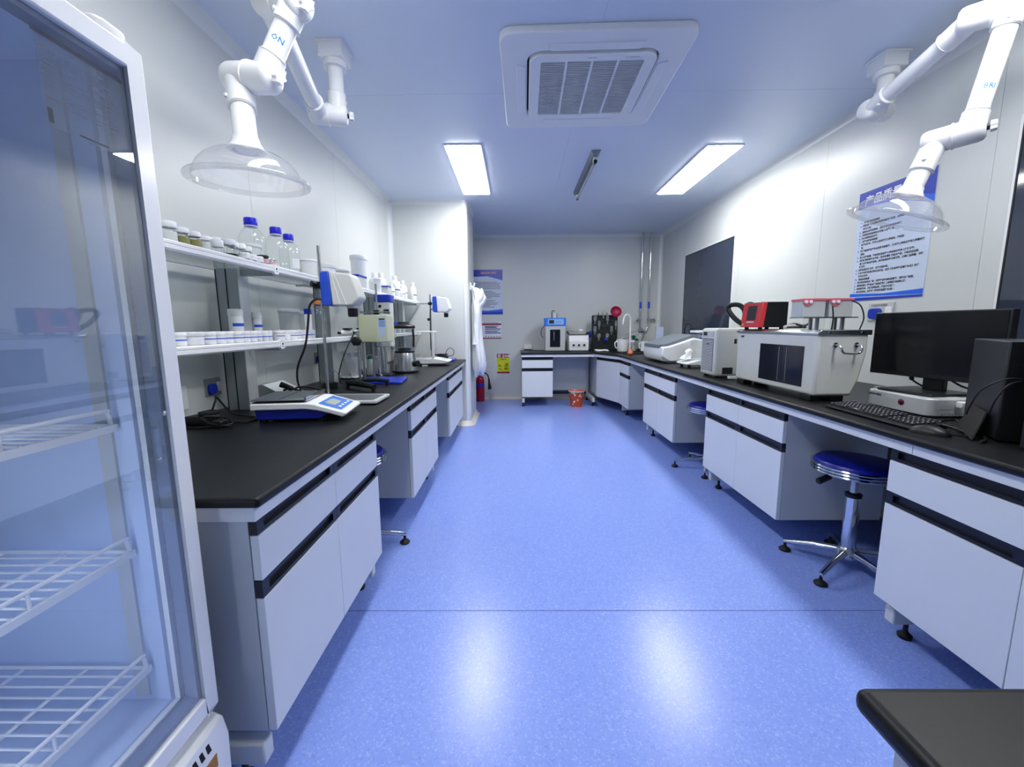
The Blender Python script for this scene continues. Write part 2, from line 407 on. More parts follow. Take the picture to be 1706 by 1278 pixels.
# ------------------------------------------------------------------ cassette air conditioner
t = thing('air_conditioner', 'white square cassette air conditioner set into the ceiling', 'air conditioner', (.42, 2.665, ZC), math.radians(-1.3))
A = .485
def ring(mb, ro, ri, z0, z1):
    n = len(ro)
    vs = [(x, y, z0) for x, y in ro]+[(x, y, z0) for x, y in ri]+[(x, y, z1) for x, y in ro]+[(x, y, z1) for x, y in ri]
    fs = []
    for i in range(n):
        j = (i+1) % n
        fs += [(i, j, n+j, n+i), (2*n+i, 3*n+i, 3*n+j, 2*n+j), (i, 2*n+i, 2*n+j, j), (n+i, n+j, 3*n+j, 3*n+i)]
    return mb.add(vs, fs)
ro = rrect(-A, A, -A, A, .07, 6); ri = rrect(-.345, .345, -.345, .345, .09, 6)
ring(MB(), ro, ri, -.038, 0).build('surround', ACW, t, bevel=.008)
ring(MB(), rrect(-.347, .347, -.347, .347, .09, 6), rrect(-.29, .29, -.29, .29, .05, 6), -.012, -.002).build('outlet_slot', BLACKM, t)
ring(MB(), rrect(-.334, .334, -.334, .334, .07, 6), rrect(-.272, .272, -.275, .272, .012, 6), -.05, -.02).build('grille_frame', ACW, t, bevel=.004)
for k in range(4):
    fl_ = MB().prism([(-.225, -.352), (.225, -.352), (.245, -.405), (-.245, -.405)], 'z', -.044, -.034).build('air_flap', ACW, t, bevel=.003)
    fl_.rotation_euler = (0, 0, k*PI/2)
MB().box(-.275, .275, -.28, .275, -.024, -.02).build('filter', GREYP, t)
for i in range(34):
    y = -.268+i*.0159
    s_ = MB().box(-.272, .272, y, y+.006, -.046, -.030).build('louvre', ACG, t)
for x in (-.136, 0, .136): MB().box(x-.006, x+.006, -.275, .272, -.0475, -.040).build('grille_rib', ACW, t)
MB().box(-.02, .02, .285, .305, -.053, -.049).build('latch', WHITEGLOSS, t)
text('VERTEX', .013, (-.03, -.30, -.0505), (1, 0, 0), (0, -1, 0), INK, t, 'maker_name')
text('DC INVERTER', .011, (.17, -.30, -.0505), (1, 0, 0), (0, -1, 0), INK, t, 'maker_name')

# ------------------------------------------------------------------ benches
ZW = .81
def leg(parent, o, d, L, up=.62):
    """C-shaped steel leg: o = front floor point, d = unit vector to the back, L = depth"""
    o = Vector(o); d = Vector(d); s = Vector((-d.y, d.x, 0))*.02
    def bar(mb, a, b, z0, z1):
        a = Vector(a); b = Vector(b)
        mb.add([a-s+Vector((0, 0, z0)), a+s+Vector((0, 0, z0)), b+s+Vector((0, 0, z0)), b-s+Vector((0, 0, z0)),
                a-s+Vector((0, 0, z1)), a+s+Vector((0, 0, z1)), b+s+Vector((0, 0, z1)), b-s+Vector((0, 0, z1))],
               [(0, 3, 2, 1), (4, 5, 6, 7), (0, 1, 5, 4), (1, 2, 6, 5), (2, 3, 7, 6), (3, 0, 4, 7)])
    mb = MB(); bar(mb, o, o+d*L, .066, .128); bar(mb, o+d*(L-.06), o+d*L, .128, .74)
    mb.build('leg', LEGM, parent, bevel=.005)
    for q in (.07, L-.06):
        p = o+d*q
        g = MB().lathe([(.022, 0), (.024, .012), (.012, .022), (.008, .03), (.008, .08)], (p.x, p.y, 0), 12)
        g.build('levelling_foot', RUBBER, parent)
def cabinet(label, loc, rz, L, cols, depth=.55, group=None, zb=.16, slim=False):
    t = thing('base_cabinet', label, 'cabinet', (loc[0], loc[1], 0), rz, group)
    MB().box(.0, L, .021, depth, zb, .744).build('body', LAMSIDE, t)
    wd = L/cols
    def handle(x0, x1, z0, z1, par):
        m_ = MB()
        e = .028
        m_.box(x0, x0+e, 0, .02, z0, z1); m_.box(x1-e, x1, 0, .02, z0, z1)
        m_.prism([(.016, z0), (.0, z0), (.0, z0+.010), (.012, z0+.010), (.012, z1-.008), (.0, z1-.008), (.0, z1), (.016, z1)], 'x', x0+e, x1-e)
        m_.build('handle', NAVY, par)
    for c in range(cols):
        a, b = c*wd+.001, (c+1)*wd-.001
        dr = MB().box(a, b, -.002, .019, .582, .699).build('drawer_front', LAM, t, bevel=.0015)
        handle(a, b, .701, .743, dr)
        dn = MB().box(a, b, -.002, .019, zb, .533).build('door', LAM, t, bevel=.0015)
        handle(a, b, .535, .580, dn)
    return t
def slab(name, label, poly, seams=()):
    o = MB().prism(poly, 'z', ZW-.026, ZW).build(name, TOP, None, bevel=.009, seg=3)
    return tag(o, label, 'worktop')
# left bench
slab('worktop', 'black worktop of the long bench along the left wall', [(-1.448, .90), (-.597, .90), (-.597, 4.925), (-1.448, 4.925)])
fr = thing('bench_frame', 'white steel frame with apron and floor legs under the left worktop', 'bench frame', (0, 0, 0))
for y0, y1 in ((.915, 1.60), (1.603, 3.2), (3.203, 4.92)): MB().box(-.64, -.618, y0, y1, .746, .784).build('apron', APRON, fr)
MB().box(-1.40, -.6405, .9155, .935, .746, .784).build('apron', APRON, fr)
for y in (.945, 1.76, 3.15, 4.86): leg(fr, (-.66, y, 0), (-1, 0, 0), .72)
MB().box(-1.415, -1.40, 1.79, 2.41, .2, .745).build('back_panel', LAM, fr); MB().box(-1.415, -1.40, 3.2, 3.82, .2, .745).build('back_panel', LAM, fr)
cabinet('two-door grey cabinet at the near end of the left bench, beside the fridge', (-.63, .935), PI/2, .855, 2)
cabinet('two-door grey cabinet in the middle of the left bench', (-.63, 2.405), PI/2, .795, 2)
cabinet('narrow-looking grey cabinet at the far end of the left bench, by the pillar', (-.63, 3.815), PI/2, .96, 2)
# right + far benches share one L-shaped run of worktops
slab('worktop', 'black worktop of the long bench along the right wall', [(1.354, .45), (2.318, .45), (2.318, 5.30), (1.354, 5.30)])
slab('worktop', 'black corner worktop with the sink, across the far end of the room', [(.07, 6.02), (1.145, 6.02), (1.354, 5.46), (1.354, 5.302), (2.318, 5.302), (2.318, 6.757), (.07, 6.757)])
fr = thing('bench_frame', 'white steel frame with apron and floor legs under the right worktop', 'bench frame', (0, 0, 0))
for y0, y1 in ((.46, 1.40), (1.403, 3.02), (3.023, 4.44), (4.443, 5.44)): MB().box(1.376, 1.398, y0, y1, .746, .784).build('apron', APRON, fr)
for y in (.70, 1.455, 2.93, 4.40, 5.46): leg(fr, (1.42, y, 0), (1, 0, 0), .78)
for y0, y1 in ((1.49, 2.10), (2.97, 3.575), (4.44, 5.06)): MB().box(1.97, 1.985, y0, y1, .18, .745).build('back_panel', LAM, fr)
cabinet('two-door grey cabinet nearest the camera under the right bench, below the computer', (1.385, 1.49), -PI/2, .86, 2)
cabinet('two-door grey cabinet under the right bench, below the white bath', (1.385, 2.97), -PI/2, .87, 2)
cabinet('two-door grey cabinet under the right bench, below the small balance', (1.385, 4.435), -PI/2, .86, 2)
cabinet('narrow grey one-door cabinet beside the diagonal corner cabinet', (1.385, 5.495), -PI/2, .435, 1)
fr = thing('bench_frame', 'white steel frame with apron and floor legs under the far worktop', 'bench frame', (0, 0, 0))
MB().box(.08, 1.15, 6.04, 6.062, .746, .784).build('apron', APRON, fr)
a = Vector((1.15, 6.045)); b = Vector((1.378, 5.445)); d = (b-a).normalized(); n_ = Vector((-d.y, d.x))
MB().prism([a, b, b+n_*.02, a+n_*.02], 'z', .746, .784).build('apron', APRON, fr)
for x in (.105, 1.15): leg(fr, (x, 6.06, 0), (0, 1, 0), .64)
MB().box(.545, 1.13, 6.66, 6.675, .16, .745).build('back_panel', LAM, fr)
MB().box(.13, 1.13, 6.63, 6.66, .10, .14).build('stretcher', SATINBLK, fr)
cabinet('single-column grey cabinet at the left end of the far bench', (.085, 6.06), 0, .458, 1, .58, zb=.15)
t = thing('corner_cabinet', 'grey corner cabinet with one door across the far right bench corner', 'cabinet', (0, 0, 0))
MB().prism([(1.20, 6.06), (1.405, 5.51), (1.95, 5.51), (1.95, 6.65), (1.20, 6.65)], 'z', .155, .744).build('body', LAMSIDE, t)
a = Vector((1.185, 6.055)); b = Vector((1.388, 5.505)); n_ = Vector((-(b-a).y, (b-a).x)).normalized()
dn = MB().prism([a, b, b+n_*.02, a+n_*.02], 'z', .157, .699).build('door', LAM, t)
MB().prism([a, b, b+n_*.018, a+n_*.018], 'z', .701, .743).build('handle', NAVY, dn)
# near island bench at the lower right
t = tag(MB().prism([(.365, -.9), (1.25, -.9), (1.25, .405), (.365, .405)], 'z', ZW-.028, ZW).build('worktop', TOP, None, bevel=.011, seg=4), 'corner of a black worktop in the lower right foreground', 'worktop')
fr = thing('bench_frame', 'white steel frame under the black worktop in the foreground', 'bench frame', (0, 0, 0))
MB().box(.395, 1.22, .355, .375, .742, .781).build('apron', APRON, fr); MB().box(.385, .405, -.88, .37, .742, .781).build('apron', APRON, fr)
MB().box(.395, .42, .33, .355, .0, .742).build('upright', LEGM, fr); MB().box(1.19, 1.215, .33, .355, .0, .742).build('upright', LEGM, fr)
MB().box(.395, .42, -.86, -.835, .0, .742).build('upright', LEGM, fr); MB().box(1.19, 1.215, -.86, -.835, .0, .742).build('upright', LEGM, fr)

# ------------------------------------------------------------------ stools
def stool(label, x, y, seat_z, rz, group='blue round stools at the benches', proto=[]):
    if proto:
        t = copy_tree(proto[0]); t.location = (x, y, 0); t.rotation_euler = (0, 0, rz); t['label'] = label
        dz = seat_z-.555
        for c in t.children:
            if c.name.split('.')[0] in ('seat', 'seat_ring', 'lever', 'inner_column'): c.location.z = dz
        return t
    t = thing('lab_stool', label, 'stool', (x, y, 0), rz, group)
    MB().lathe([(.0, .495), (.165, .495), (.172, .51), (.172, .535), (.160, .55), (.12, .556), (.0, .558)], n=40).build('seat', VINYLBLUE, t)
    m_ = MB()
    for z in (.503, .517, .531):
        m_.lathe([(.170, z-.006), (.180, z-.005), (.183, z), (.180, z+.005), (.170, z+.006)], n=40)
    m_.build('seat_ring', CHROME, t)
    MB().tube([(0, 0, .492), (-.045, .085, .485), (-.06, .113, .478), (-.063, .118, .476), (-.088, .166, .455), (-.092, .172, .453)], [.006, .006, .007, .014, .016, .008], 10).build('lever', BLACK, t)
    MB().cyl((0, 0, .35), (0, 0, .50), .018).build('inner_column', STEEL, t)
    MB().lathe([(.031, .085), (.031, .375)], n=20).build('column', CHROME, t)
    MB().lathe([(.033, .37), (.034, .373), (.034, .388), (.020, .392)], n=20).build('collar', BLACK, t)
    MB().lathe([(.034, .055), (.045, .065), (.045, .10), (.033, .115)], n=20).build('hub', CHROME, t)
    for k in range(5):
        an = 2*PI*k/5
        c, s = math.cos(an), math.sin(an)
        L = MB().tube([(.03*c, .03*s, .09), (.14*c, .14*s, .078), (.262*c, .262*s, .05)], [.018, .015, .011], 10).build('leg', CHROME, t)
        MB().lathe([(.026, 0), (.028, .008), (.018, .018), (.007, .024), (.007, .05)], (.255*c, .255*s, 0), 14).build('foot', RUBBER, L)
    proto.append(t); return t
stool('blue-topped chrome stool nearest the camera, in front of the keyboard', 1.625, 1.915, .555, math.radians(67))
stool('blue-topped chrome stool half hidden behind the cabinet below the white bath', 1.60, 3.36, .55, math.radians(170))
stool('blue-topped chrome stool peeking from the left bench knee space', -.875, 2.10, .555, math.radians(15))

# ------------------------------------------------------------------ glass-door fridge
FX, FY0, FY1 = -.775, .27, .862
t = thing('display_fridge', 'tall white upright fridge with a glass door and wire shelves', 'fridge', (0, 0, 0))
b = MB()
b.box(-1.43, FX, FY1-.03, FY1, .33, 1.76); b.box(-1.43, FX, FY0, FY0+.03, .33, 1.76)
b.box(-1.43, -1.40, FY0, FY1, .33, 1.76); b.box(-1.43, FX, FY0, FY1, 1.70, 1.76); b.box(-1.43, FX, FY0, FY1, .30, .36)
b.box(-1.43, FX, FY0, FY1, .04, .30)
b.build('body', WHITEGLOSS, t)
li = MB(); li.box(-1.40, -1.393, FY0+.03, FY1-.03, .36, 1.70)
li.box(-1.393, FX-.012, FY1-.04, FY1-.03, .36, 1.70); li.box(-1.393, FX-.012, FY0+.03, FY0+.04, .36, 1.70); li.box(-1.393, FX-.012, FY0+.04, FY1-.04, .36, .367); li.box(-1.393, FX-.012, FY0+.04, FY1-.04, 1.69, 1.70)
for z in [.42+.135*i for i in range(9)]:
    li.prism([(-1.393, z), (-1.362, z+.012), (-1.362, z+.062), (-1.393, z+.075)], 'y', FY0+.08, FY1-.09)
ln = li.build('liner', FRIDGEIN, t)
# support rails on the side
m_ = MB()
for y in (FY1-.046, FY0+.04): m_.box(-.86, -.83, y, y+.006, .38, 1.68); m_.box(-1.30, -1.27, y, y+.006, .38, 1.68)
m_.build('shelf_rail', GREYL, t)
MB().box(-.806, -.794, FY0+.041, FY0+.049, .40, 1.15).build('added_light_strip', emit('fridge_fill_light', (.82, .90, 1.0), 27.0), t)  # unseen glowing strip, added to brighten the fridge interior
def wire_shelf(z):
    y0, y1, x0, x1 = FY0+.05, FY1-.055, -1.37, -.815
    m_ = MB()
    for k in range(20):
        y = y0+(y1-y0)*k/19
        m_.tube([(x0, y, z), (x1-.004, y, z)], .0023, 6)
    for x in (x0, x0+.14, x0+.28, x0+.42):
        m_.tube([(x, y0, z-.005), (x, y1, z-.005)], .0036, 6)
    for y in (y0, y1): m_.tube([(x0, y, z-.002), (x1, y, z-.002)], .0036, 6)
    m_.box(x1-.006, x1+.002, y0-.008, y1+.008, z-.014, z)
    m_.tube(cat([(x1-.004, y0, z), (x1-.004, y0+.004, z+.024), (x1-.004, y0+.025, z+.03), (x1-.004, (y0+y1)/2, z+.03), (x1-.004, y1-.025, z+.03), (x1-.004, y1-.004, z+.024), (x1-.004, y1, z)], 4), .004, 8)
    for y in (y0+.18, y1-.18): m_.tube([(x1-.004, y, z), (x1-.004, y, z+.03)], .003, 6)
    m_.build('wire_shelf', WHITE, t)
for z in (.462, .735, 1.008): wire_shelf(z)
# door: frame, gasket, glass
DX0, DX1 = -.755, -.715; DZ0, DZ1 = .315, 1.722
d_ = MB(); fw_ = .034
yy0, yy1 = FY0-.002, FY1+.006
def frame_bar(mb, ya, yb, za, zb): mb.box(DX0, DX1, ya, yb, za, zb)
d_.box(DX0, DX1, yy1-fw_, yy1, DZ0, DZ1); d_.box(DX0, DX1, yy0, yy0+fw_, DZ0, DZ1)
d_.box(DX0, DX1, yy0+fw_, yy1-fw_, DZ1-.042, DZ1); d_.box(DX0, DX1, yy0+fw_, yy1-fw_, DZ0, DZ0+.045)
dr = d_.build('door', WHITEGLOSS, t, bevel=.004)
MB().box(-.724, -.7195, yy0+fw_-.003, yy1-fw_+.003, DZ0+.042, DZ1-.039).build('glass_pane', FRIDGEGLASS, dr, smooth=0)
g = MB(); q = .011
for xa, xb in ((-.752, -.7265),):
    ya, yb, za, zb = yy0+fw_, yy1-fw_, DZ0+.045, DZ1-.042
    for a in ((ya, ya+q, za, zb), (yb-q, yb, za, zb), (ya+q, yb-q, za, za+q), (ya+q, yb-q, zb-q, zb)): g.box(xa, xb, *a)
g.build('spacer', GASKET, dr)
g = MB(); q = .02
for a in ((yy0, yy0+q, DZ0+.02, DZ1-.02), (yy1-q-.004, yy1-.004, DZ0+.02, DZ1-.02), (yy0+q, yy1-q-.004, DZ0+.02, DZ0+.02+q), (yy0+q, yy1-q-.004, DZ1-.02-q, DZ1-.02)): g.box(-.775, -.755, *a)
g.build('gasket', GASKET, dr)
MB().prism([(-.80, FY1-.075), (-.73, FY1-.075), (-.722, FY1-.06), (-.722, FY1-.02), (-.74, FY1-.004), (-.80, FY1-.004)], 'z', DZ1+.002, DZ1+.022).build('hinge', WHITE, t, bevel=.006)
# toe grille
gp = MB().prism([(-.775, .03), (-.70, .03), (-.695, .24), (-.705, .285), (-.735, .300), (-.775, .300)], 'y', FY0, FY1).build('base_panel', WHITEGLOSS, t, bevel=.004)
for i in range(20):
    y = FY1-.055-i*.019
    MB().prism([(-.7035, .252), (-.6955, .252), (-.7025, .272), (-.7095, .272)], 'y', y-.010, y).build('vent_slot', BLACKM, gp)
for a in (0,):
    st = MB().box(-.6985, -.6935, FY1-.15, FY1-.045, .200, .232).build('sticker', KRAFT, gp)
# printed sheet stuck on the inside of the glass
sh = MB().box(-.7258, -.7252, .683, .822, 1.515, 1.652).build('information_sheet', glass('sheet_film', (.72, .78, .86), 1.3, .3, .12, (.5, .55, .65)), dr)
rows = []
rr_ = random.Random(3)
for i in range(15):
    y = .118-i*.0058
    for x0, x1 in ((.004, .03), (.036, .075), (.082, .128)):
        if rr_.random() < .86: rows.append((x0, y, (x1-x0)*rr_.uniform(.45, 1)))
O = Vector((-.7248, .683, 1.515))
bar_rows(MB(), O, (0, 1, 0), (0, 0, 1), rows, 0, .0022).build('print_line', INKGREY, sh)
bar_rows(MB(), O, (0, 1, 0), (0, 0, 1), [(-.004, .132, .146)], 0, .007).build('print_bar', INK, sh)
bar_rows(MB(), O, (0, 1, 0), (0, 0, 1), [(.004, .006, .008)], 0, .022).build('print_bar', INK, sh)
bar_rows(MB(), O, (0, 1, 0), (0, 0, 1), [(.05, .004, .05)], 0, .003).build('print_line', INK, sh)

# ------------------------------------------------------------------ fume extraction arms
def knuckle(c, ax, L, r_, t, knob=0, rot=None):
    """joint barrel centred c along unit ax"""
    c = Vector(c); ax = Vector(ax).normalized()
    z = ax; M3 = Vector((0, 0, 1)).rotation_difference(z).to_matrix()
    e = .016
    prof = [(.0, -L/2), (r_*.75, -L/2), (r_*.93, -L/2+e*.4), (r_, -L/2+e), (r_, L/2-.004), (r_*1.06, L/2-.003), (r_*1.06, L/2), (0, L/2)]
    return MB().lathe(prof, c, 28, M3), M3
def arm(label, mount, drop_z, B, A_, C_, hood, axis_h, knob_side=1, letters='', lt=.5, face=(0, -1, .3)):
    t = thing('extraction_arm', label, 'extraction arm', (0, 0, 0), 0, 'fume extraction arms on the ceiling')
    R = .0375
    mx, my = mount
    MB().box(mx-.062, mx+.062, my-.062, my+.062, ZC-.075, ZC).build('mounting_box', WHITE, t, bevel=.006)
    MB().box(mx-.07, mx+.07, my-.07, my+.07, ZC-.012, ZC).build('mounting_plate', WHITE, t, bevel=.003)
    MB().lathe([(.058, ZC-.105), (.056, ZC-.075)], (mx, my, 0), 24).build('flange', WHITE, t)
    def pipe(a, b, nm='tube'):
        a = Vector(a); b = Vector(b); d = (b-a).normalized()
        o = MB().cyl(a, b, R, n=28).build(nm, WHITEGLOSS, t)
        return o
    def sleeve(a, b, L=.09, p=t):
        a = Vector(a); d = (Vector(b)-a).normalized()
        mm = MB().tube([a, a+d*L, a+d*(L+.001), a+d*(L+.006)], [R+.0075, R+.0065, R+.0085, R+.0035], 28)
        mm.build('sleeve', WHITE, p)
        s = d.orthogonal().normalized()
        q = a+d*(L*.75)+s*(R+.006)
        MB().lathe([(.008, -.002), (.008, .006), (.004, .009)], q, 10, Vector((0, 0, 1)).rotation_difference(s).to_matrix()).build('screw_boss', WHITE, p)
    Bl, Br = (Vector(q) for q in B); Al, Ar = (Vector(q) for q in A_); Cl, Cr = (Vector(q) for q in C_)
    H = Vector(hood)
    pipe((mx, my, ZC-.08), (mx, my, Br.z)); sleeve((mx, my, Br.z), (mx, my, ZC), .10)
    o = pipe(Bl, Al, 'lower_tube'); sleeve(Bl, Al, .10); sleeve(Al, Bl, .11)
    o2 = pipe(Ar, Cr, 'upper_tube'); sleeve(Ar, Cr, .075); sleeve(Cr, Ar, .075)
    hd = Vector(axis_h).normalized()
    top = H
    pipe(Cl, top, 'neck_tube'); sleeve(Cl, top, .13)
    for (l, r_), ks in (((Bl, Br), knob_side), ((Al, Ar), knob_side), ((Cl, Cr), knob_side)):
        ax = (r_-l).normalized(); L = (r_-l).length
        j, M3 = knuckle(l-ax*.0, ax, .10, .050, t)
        # the two barrels meet in the middle
        mid = (l+r_)/2
        h = L/2+.048
        prof = [(.0, -h), (.036, -h), (.046, -h+.008), (.050, -h+.022), (.050, -.004), (.054, -.003), (.054, .003), (.050, .004), (.050, h-.022), (.046, h-.008), (.036, h), (0, h)]
        jo = MB().lathe(prof, mid, 30, M3).build('joint', WHITE, t)
        e = mid+ax*(h*ks)
        kn = MB().cyl(e, e+ax*(.012*ks), .012, n=14); kn.build('knob_stem', BLACK, jo)
        u = ax.orthogonal().normalized(); v = ax.cross(u)
        pts = []
        for q in range(24):
            an = 2*PI*q/24; rad = .030 if q % 4 < 2 else .024
            pts.append((rad*math.cos(an), rad*math.sin(an)*.72))
        a0 = e+ax*(.010*ks); a1 = e+ax*(.030*ks)
        MB().loft([[a0+u*x+v*y for x, y in pts], [a1+u*x*.92+v*y*.92 for x, y in pts]]).build('knob', WHITE, jo, bevel=.003)
    # dome hood
    M3 = Vector((0, 0, -1)).rotation_difference(hd).to_matrix()
    prof = [(.043, -.035), (.048, -.012), (.062, -.001), (.066, 0)]
    MB().shell([(x, -z) if False else (x, -(z)) for x, z in prof], H, 32, M3) if False else None
    P_ = lambda x, z: (x, -z)
    MB().shell([P_(.040, -.03), P_(.044, -.012), P_(.056, .006), P_(.060, .012), P_(.045, .014), P_(.036, -.028)], H, 36, M3).build('collar', WHITEGLOSS, t)
    dome = [(.045, .008), (.075, .014), (.105, .026), (.132, .044), (.152, .066), (.164, .088), (.170, .104)]
    do = MB().shell([P_(*q) for q in dome], H, 56, M3).build('dome', DOME, t, smooth=80)
    MB().shell([P_(*q) for q in [(.170, .104), (.176, .103), (.190, .106), (.193, .112), (.190, .119), (.176, .121), (.169, .117), (.170, .104)]], H, 56, M3).build('rim', DOME, do, smooth=60)
    if letters:
        p0 = Cr+(Ar-Cr)*lt; ad = (Ar-Cr).normalized(); fv = Vector(face); fv = (fv-ad*fv.dot(ad)).normalized(); sv = ad.cross(fv)
        def fn(co):
            an = co.x/R
            return p0+ad*co.y+(fv*math.cos(an)+sv*math.sin(an))*(R+.0007)
        text(letters, .027, p0, (1, 0, 0), (0, 0, 1), CYANINK, o2, 'lettering', fn=fn, bold=.0003, align='CENTER')
    return t
arm('white jointed extraction arm with a clear dome hood above the left bench', (-.925, 2.33), 2.3,
    ((-1.015, 2.31, 2.30), (-.925, 2.33, 2.30)), ((-.885, 1.66, 2.365), (-.755, 1.585, 2.305)), ((-.985, 1.605, 2.085), (-.875, 1.57, 2.065)),
    (-.925, 1.517, 1.818), (-.011, .049, -1), 1, 'ON', .44, face=(.35, -1, -.4))
arm('white jointed extraction arm with a clear dome hood in front of the wall poster', (2.02, 2.47), 2.36,
    ((1.925, 2.43, 2.34), (2.015, 2.47, 2.35)), ((1.93, 1.945, 2.465), (2.0, 1.865, 2.455)), ((1.865, 1.975, 1.995), (1.93, 1.90, 2.0)),
    (1.785, 1.986, 1.779), (-.288, .227, -1), 1, 'BRI', .33, face=(-.45, -1, -.2))

# ==== PART2 ====
# ------------------------------------------------------------------ wall things
def wall_socket(label, x, y0, y1, z0, z1, face, plate=None, group='blue wall sockets'):
    """face: +1 looks towards +x (left wall), -1 towards -x"""
    t = thing('wall_socket', label, 'socket', (x, (y0+y1)/2, (z0+z1)/2), 0, group)
    w, h = (y1-y0)/2, (z1-z0)/2
    f = face
    MB().box(*sorted((0, .006*f)), -w, w, -h, h).build('plate', plate or GREYP, t, bevel=.001)
    MB().prism(rrect(*sorted((-w*.80*f, w*.15*f)), -h*.78, h*.40, min(w, h)*.42), 'x', *sorted((.006*f, .022*f))).build('flip_cover', BLUE, t, bevel=.002)
    MB().box(*sorted((.006*f, .011*f)), *sorted((w*.42*f, w*.92*f)), -h*.55, h*.5).build('switch', WHITE, t, bevel=.002)
    return t
wall_socket('blue-covered wall socket on the left wall above the tangled power adapter', XL, 1.885, 1.985, .88, .965, 1)
wall_socket('blue-covered wall socket on the left wall behind the stirrer rod', XL, 2.955, 3.05, .94, 1.02, 1)
wall_socket('blue-covered wall socket on the left wall beside the bagged jar', XL, 3.655, 3.745, .94, 1.00, 1)
t = wall_socket('blue-covered wall socket on the right wall between poster and monitor', XR, 2.59, 2.775, 1.215, 1.328, -1, GREYL)
text('实验室专用插座', .017, (-.0065, .07, .034), (0, -1, 0), (0, 0, 1), INK, t)
tag(MB().box(XL, XL+.012, 1.70, 1.772, .848, .952).build('wall_box', WHITE, None, bevel=.004), 'blank white plastic box on the left wall beside the fridge door', 'wall box')
tag(MB().box(.13, .26, YF-.05, YF, .825, .90).build('wall_box', WHITE, None, bevel=.006), 'small white socket box on the far wall at the left end of the bench', 'wall box')

# the big printed notice on the right wall
t = thing('poster', 'large pale blue printed notice with a blue title band on the right wall', 'poster', (XR, 2.42, 1.35), 0)
PW, PH = .52, .705
XD, YD = (0, -1, 0), (0, 0, 1)
MB().box(-.003, 0, 0, PW, 0, PH).build('sheet', POSTER, t)
def pst(mb, poly, m, nm, off=.0036):
    mb.add([(-off, PW-x, y) for x, y in poly], [tuple(range(len(poly)))]); return mb.build(nm, m, t, smooth=0)
wave = [(PW*i/14, PH-.105-.075*(i/14)**1.6+.02*math.sin(i/14*PI)) for i in range(15)]
wave2 = [(x, y-.012-.02*math.sin(x/PW*PI)) for x, y in wave]
pst(MB(), [(0, PH), (0, wave[0][1])]+[(x, y+.03*(x/PW)) for x, y in wave]+[(PW, PH)], POSTBLUE, 'title_band', .0038)
wb = [(x, y) for x, y in wave]
mb = MB()
for i in range(14):
    a, b = wave[i], wave[i+1]
    mb.add([(-.0036, PW-p[0], p[1]) for p in ((a[0], a[1]-.016*i/14), (b[0], b[1]-.016*(i+1)/14), (b[0], b[1]+.03*(i+1)/14), (a[0], a[1]+.03*i/14))], [(0, 1, 2, 3)])
mb.build('title_wave', POSTBLUE2, t, smooth=0)
pst(MB(), [(0, .0), (PW, .0), (PW, .012), (0, .022)], POSTBLUE, 'bottom_band')
pst(MB(), [(0, .028), (PW, .014), (PW, .045), (PW*.5, .036), (0, .05)], POSTBLUE2, 'bottom_wave')
text('产品质量检验', .066, (-.004, PW-.05, PH-.085), XD, YD, INKWHITE, t, 'title', bold=.0012)
body = ['一、原辅材料检验制度', '1、原料进厂应由质检员按标准抽样检验，合格后', '方可入库。', '2、检验不合格的原料，应做好标识并及时处理。', '3、经检验合格的原料方可投入生产使用。', '4、做好原料检验记录。', '二、生产过程检验制度',
        '1、生产过程中，操作人员应做好工序自检，经检验', '员。', '2、根据该品种生产作业指导书的要求，对生产工序的生产加工质量进行', '控制。', '3、加工过程检验，经检员应在生产工序检验记录表上做好记录。',
        '4、出现新原料首批生产时，应及时重新开始生产前，经检员应加强', '首入生产的过程检验，未经检验合格不得转序，以确保其质量，并做', '好记录。', '5、过程检验做好记录，生产方面材料。', '6、对生产过程有发现的不合格品，应按《不合格产品管理办法》处理',
        '并予以记录。', '三、成品检验制度', '1、本公司成品在出厂前，应按产品标准检验要求，进行出厂检验。', '2、实验检测以《产品出厂检验报告》上的规定为检验依据。', '3、检验合格后，根据检验结果，产品方可出厂。', '4、检不合格品，应执行《不合格品管理办法》。']
yy = PH-.20
for i, ln in enumerate(body):
    ind = .03 if ln[0] in '一二三123456' else .055
    text(ln, .0147, (-.004, PW-ind, yy-i*.0205), XD, YD, INK, t, 'text_line', bold=.0004)
# far wall notices
def flat(name, label, catg, x0, x1, z0, z1, m):
    t = thing(name, label, catg, (x0, YF, z0))
    MB().box(0, x1-x0, -.003, 0, 0, z1-z0).build('sheet', m, t); return t, x1-x0, z1-z0
def fpoly(poly, m, nm, t, off=.0036): return MB().add([(x, -off, y) for x, y in poly], [tuple(range(len(poly)))]).build(nm, m, t, smooth=0)
t, W_, H_ = flat('poster', 'tall blue-headed notice on the far wall behind the hanging coat', 'poster', -.69, -.207, 1.385, 2.09, POSTER)
fpoly([(0, H_), (0, H_-.11), (W_*.5, H_-.09), (W_, H_-.15), (W_, H_)], POSTBLUE, 'title_band', t)
fpoly([(0, H_-.11), (W_*.5, H_-.105), (W_, H_-.17), (W_, H_-.15), (W_*.5, H_-.09), (0, H_-.1)], POSTBLUE2, 'title_wave', t)
fpoly([(0, 0), (W_, 0), (W_, .04), (0, .03)], POSTBLUE, 'bottom_band', t); fpoly([(0, .03), (W_, .04), (W_, .085), (W_*.5, .06), (0, .075)], POSTBLUE2, 'bottom_wave', t)
rr_ = random.Random(5)
bar_rows(MB(), (0, 0, 0), (1, 0, 0), (0, 0, 1), [(.04+.03*(i % 3 == 1), H_-.2-i*.0205, rr_.uniform(.5, .88)*W_) for i in range(20) if i % 7 != 6], .004, .008).build('text_line', INKGREY, t)
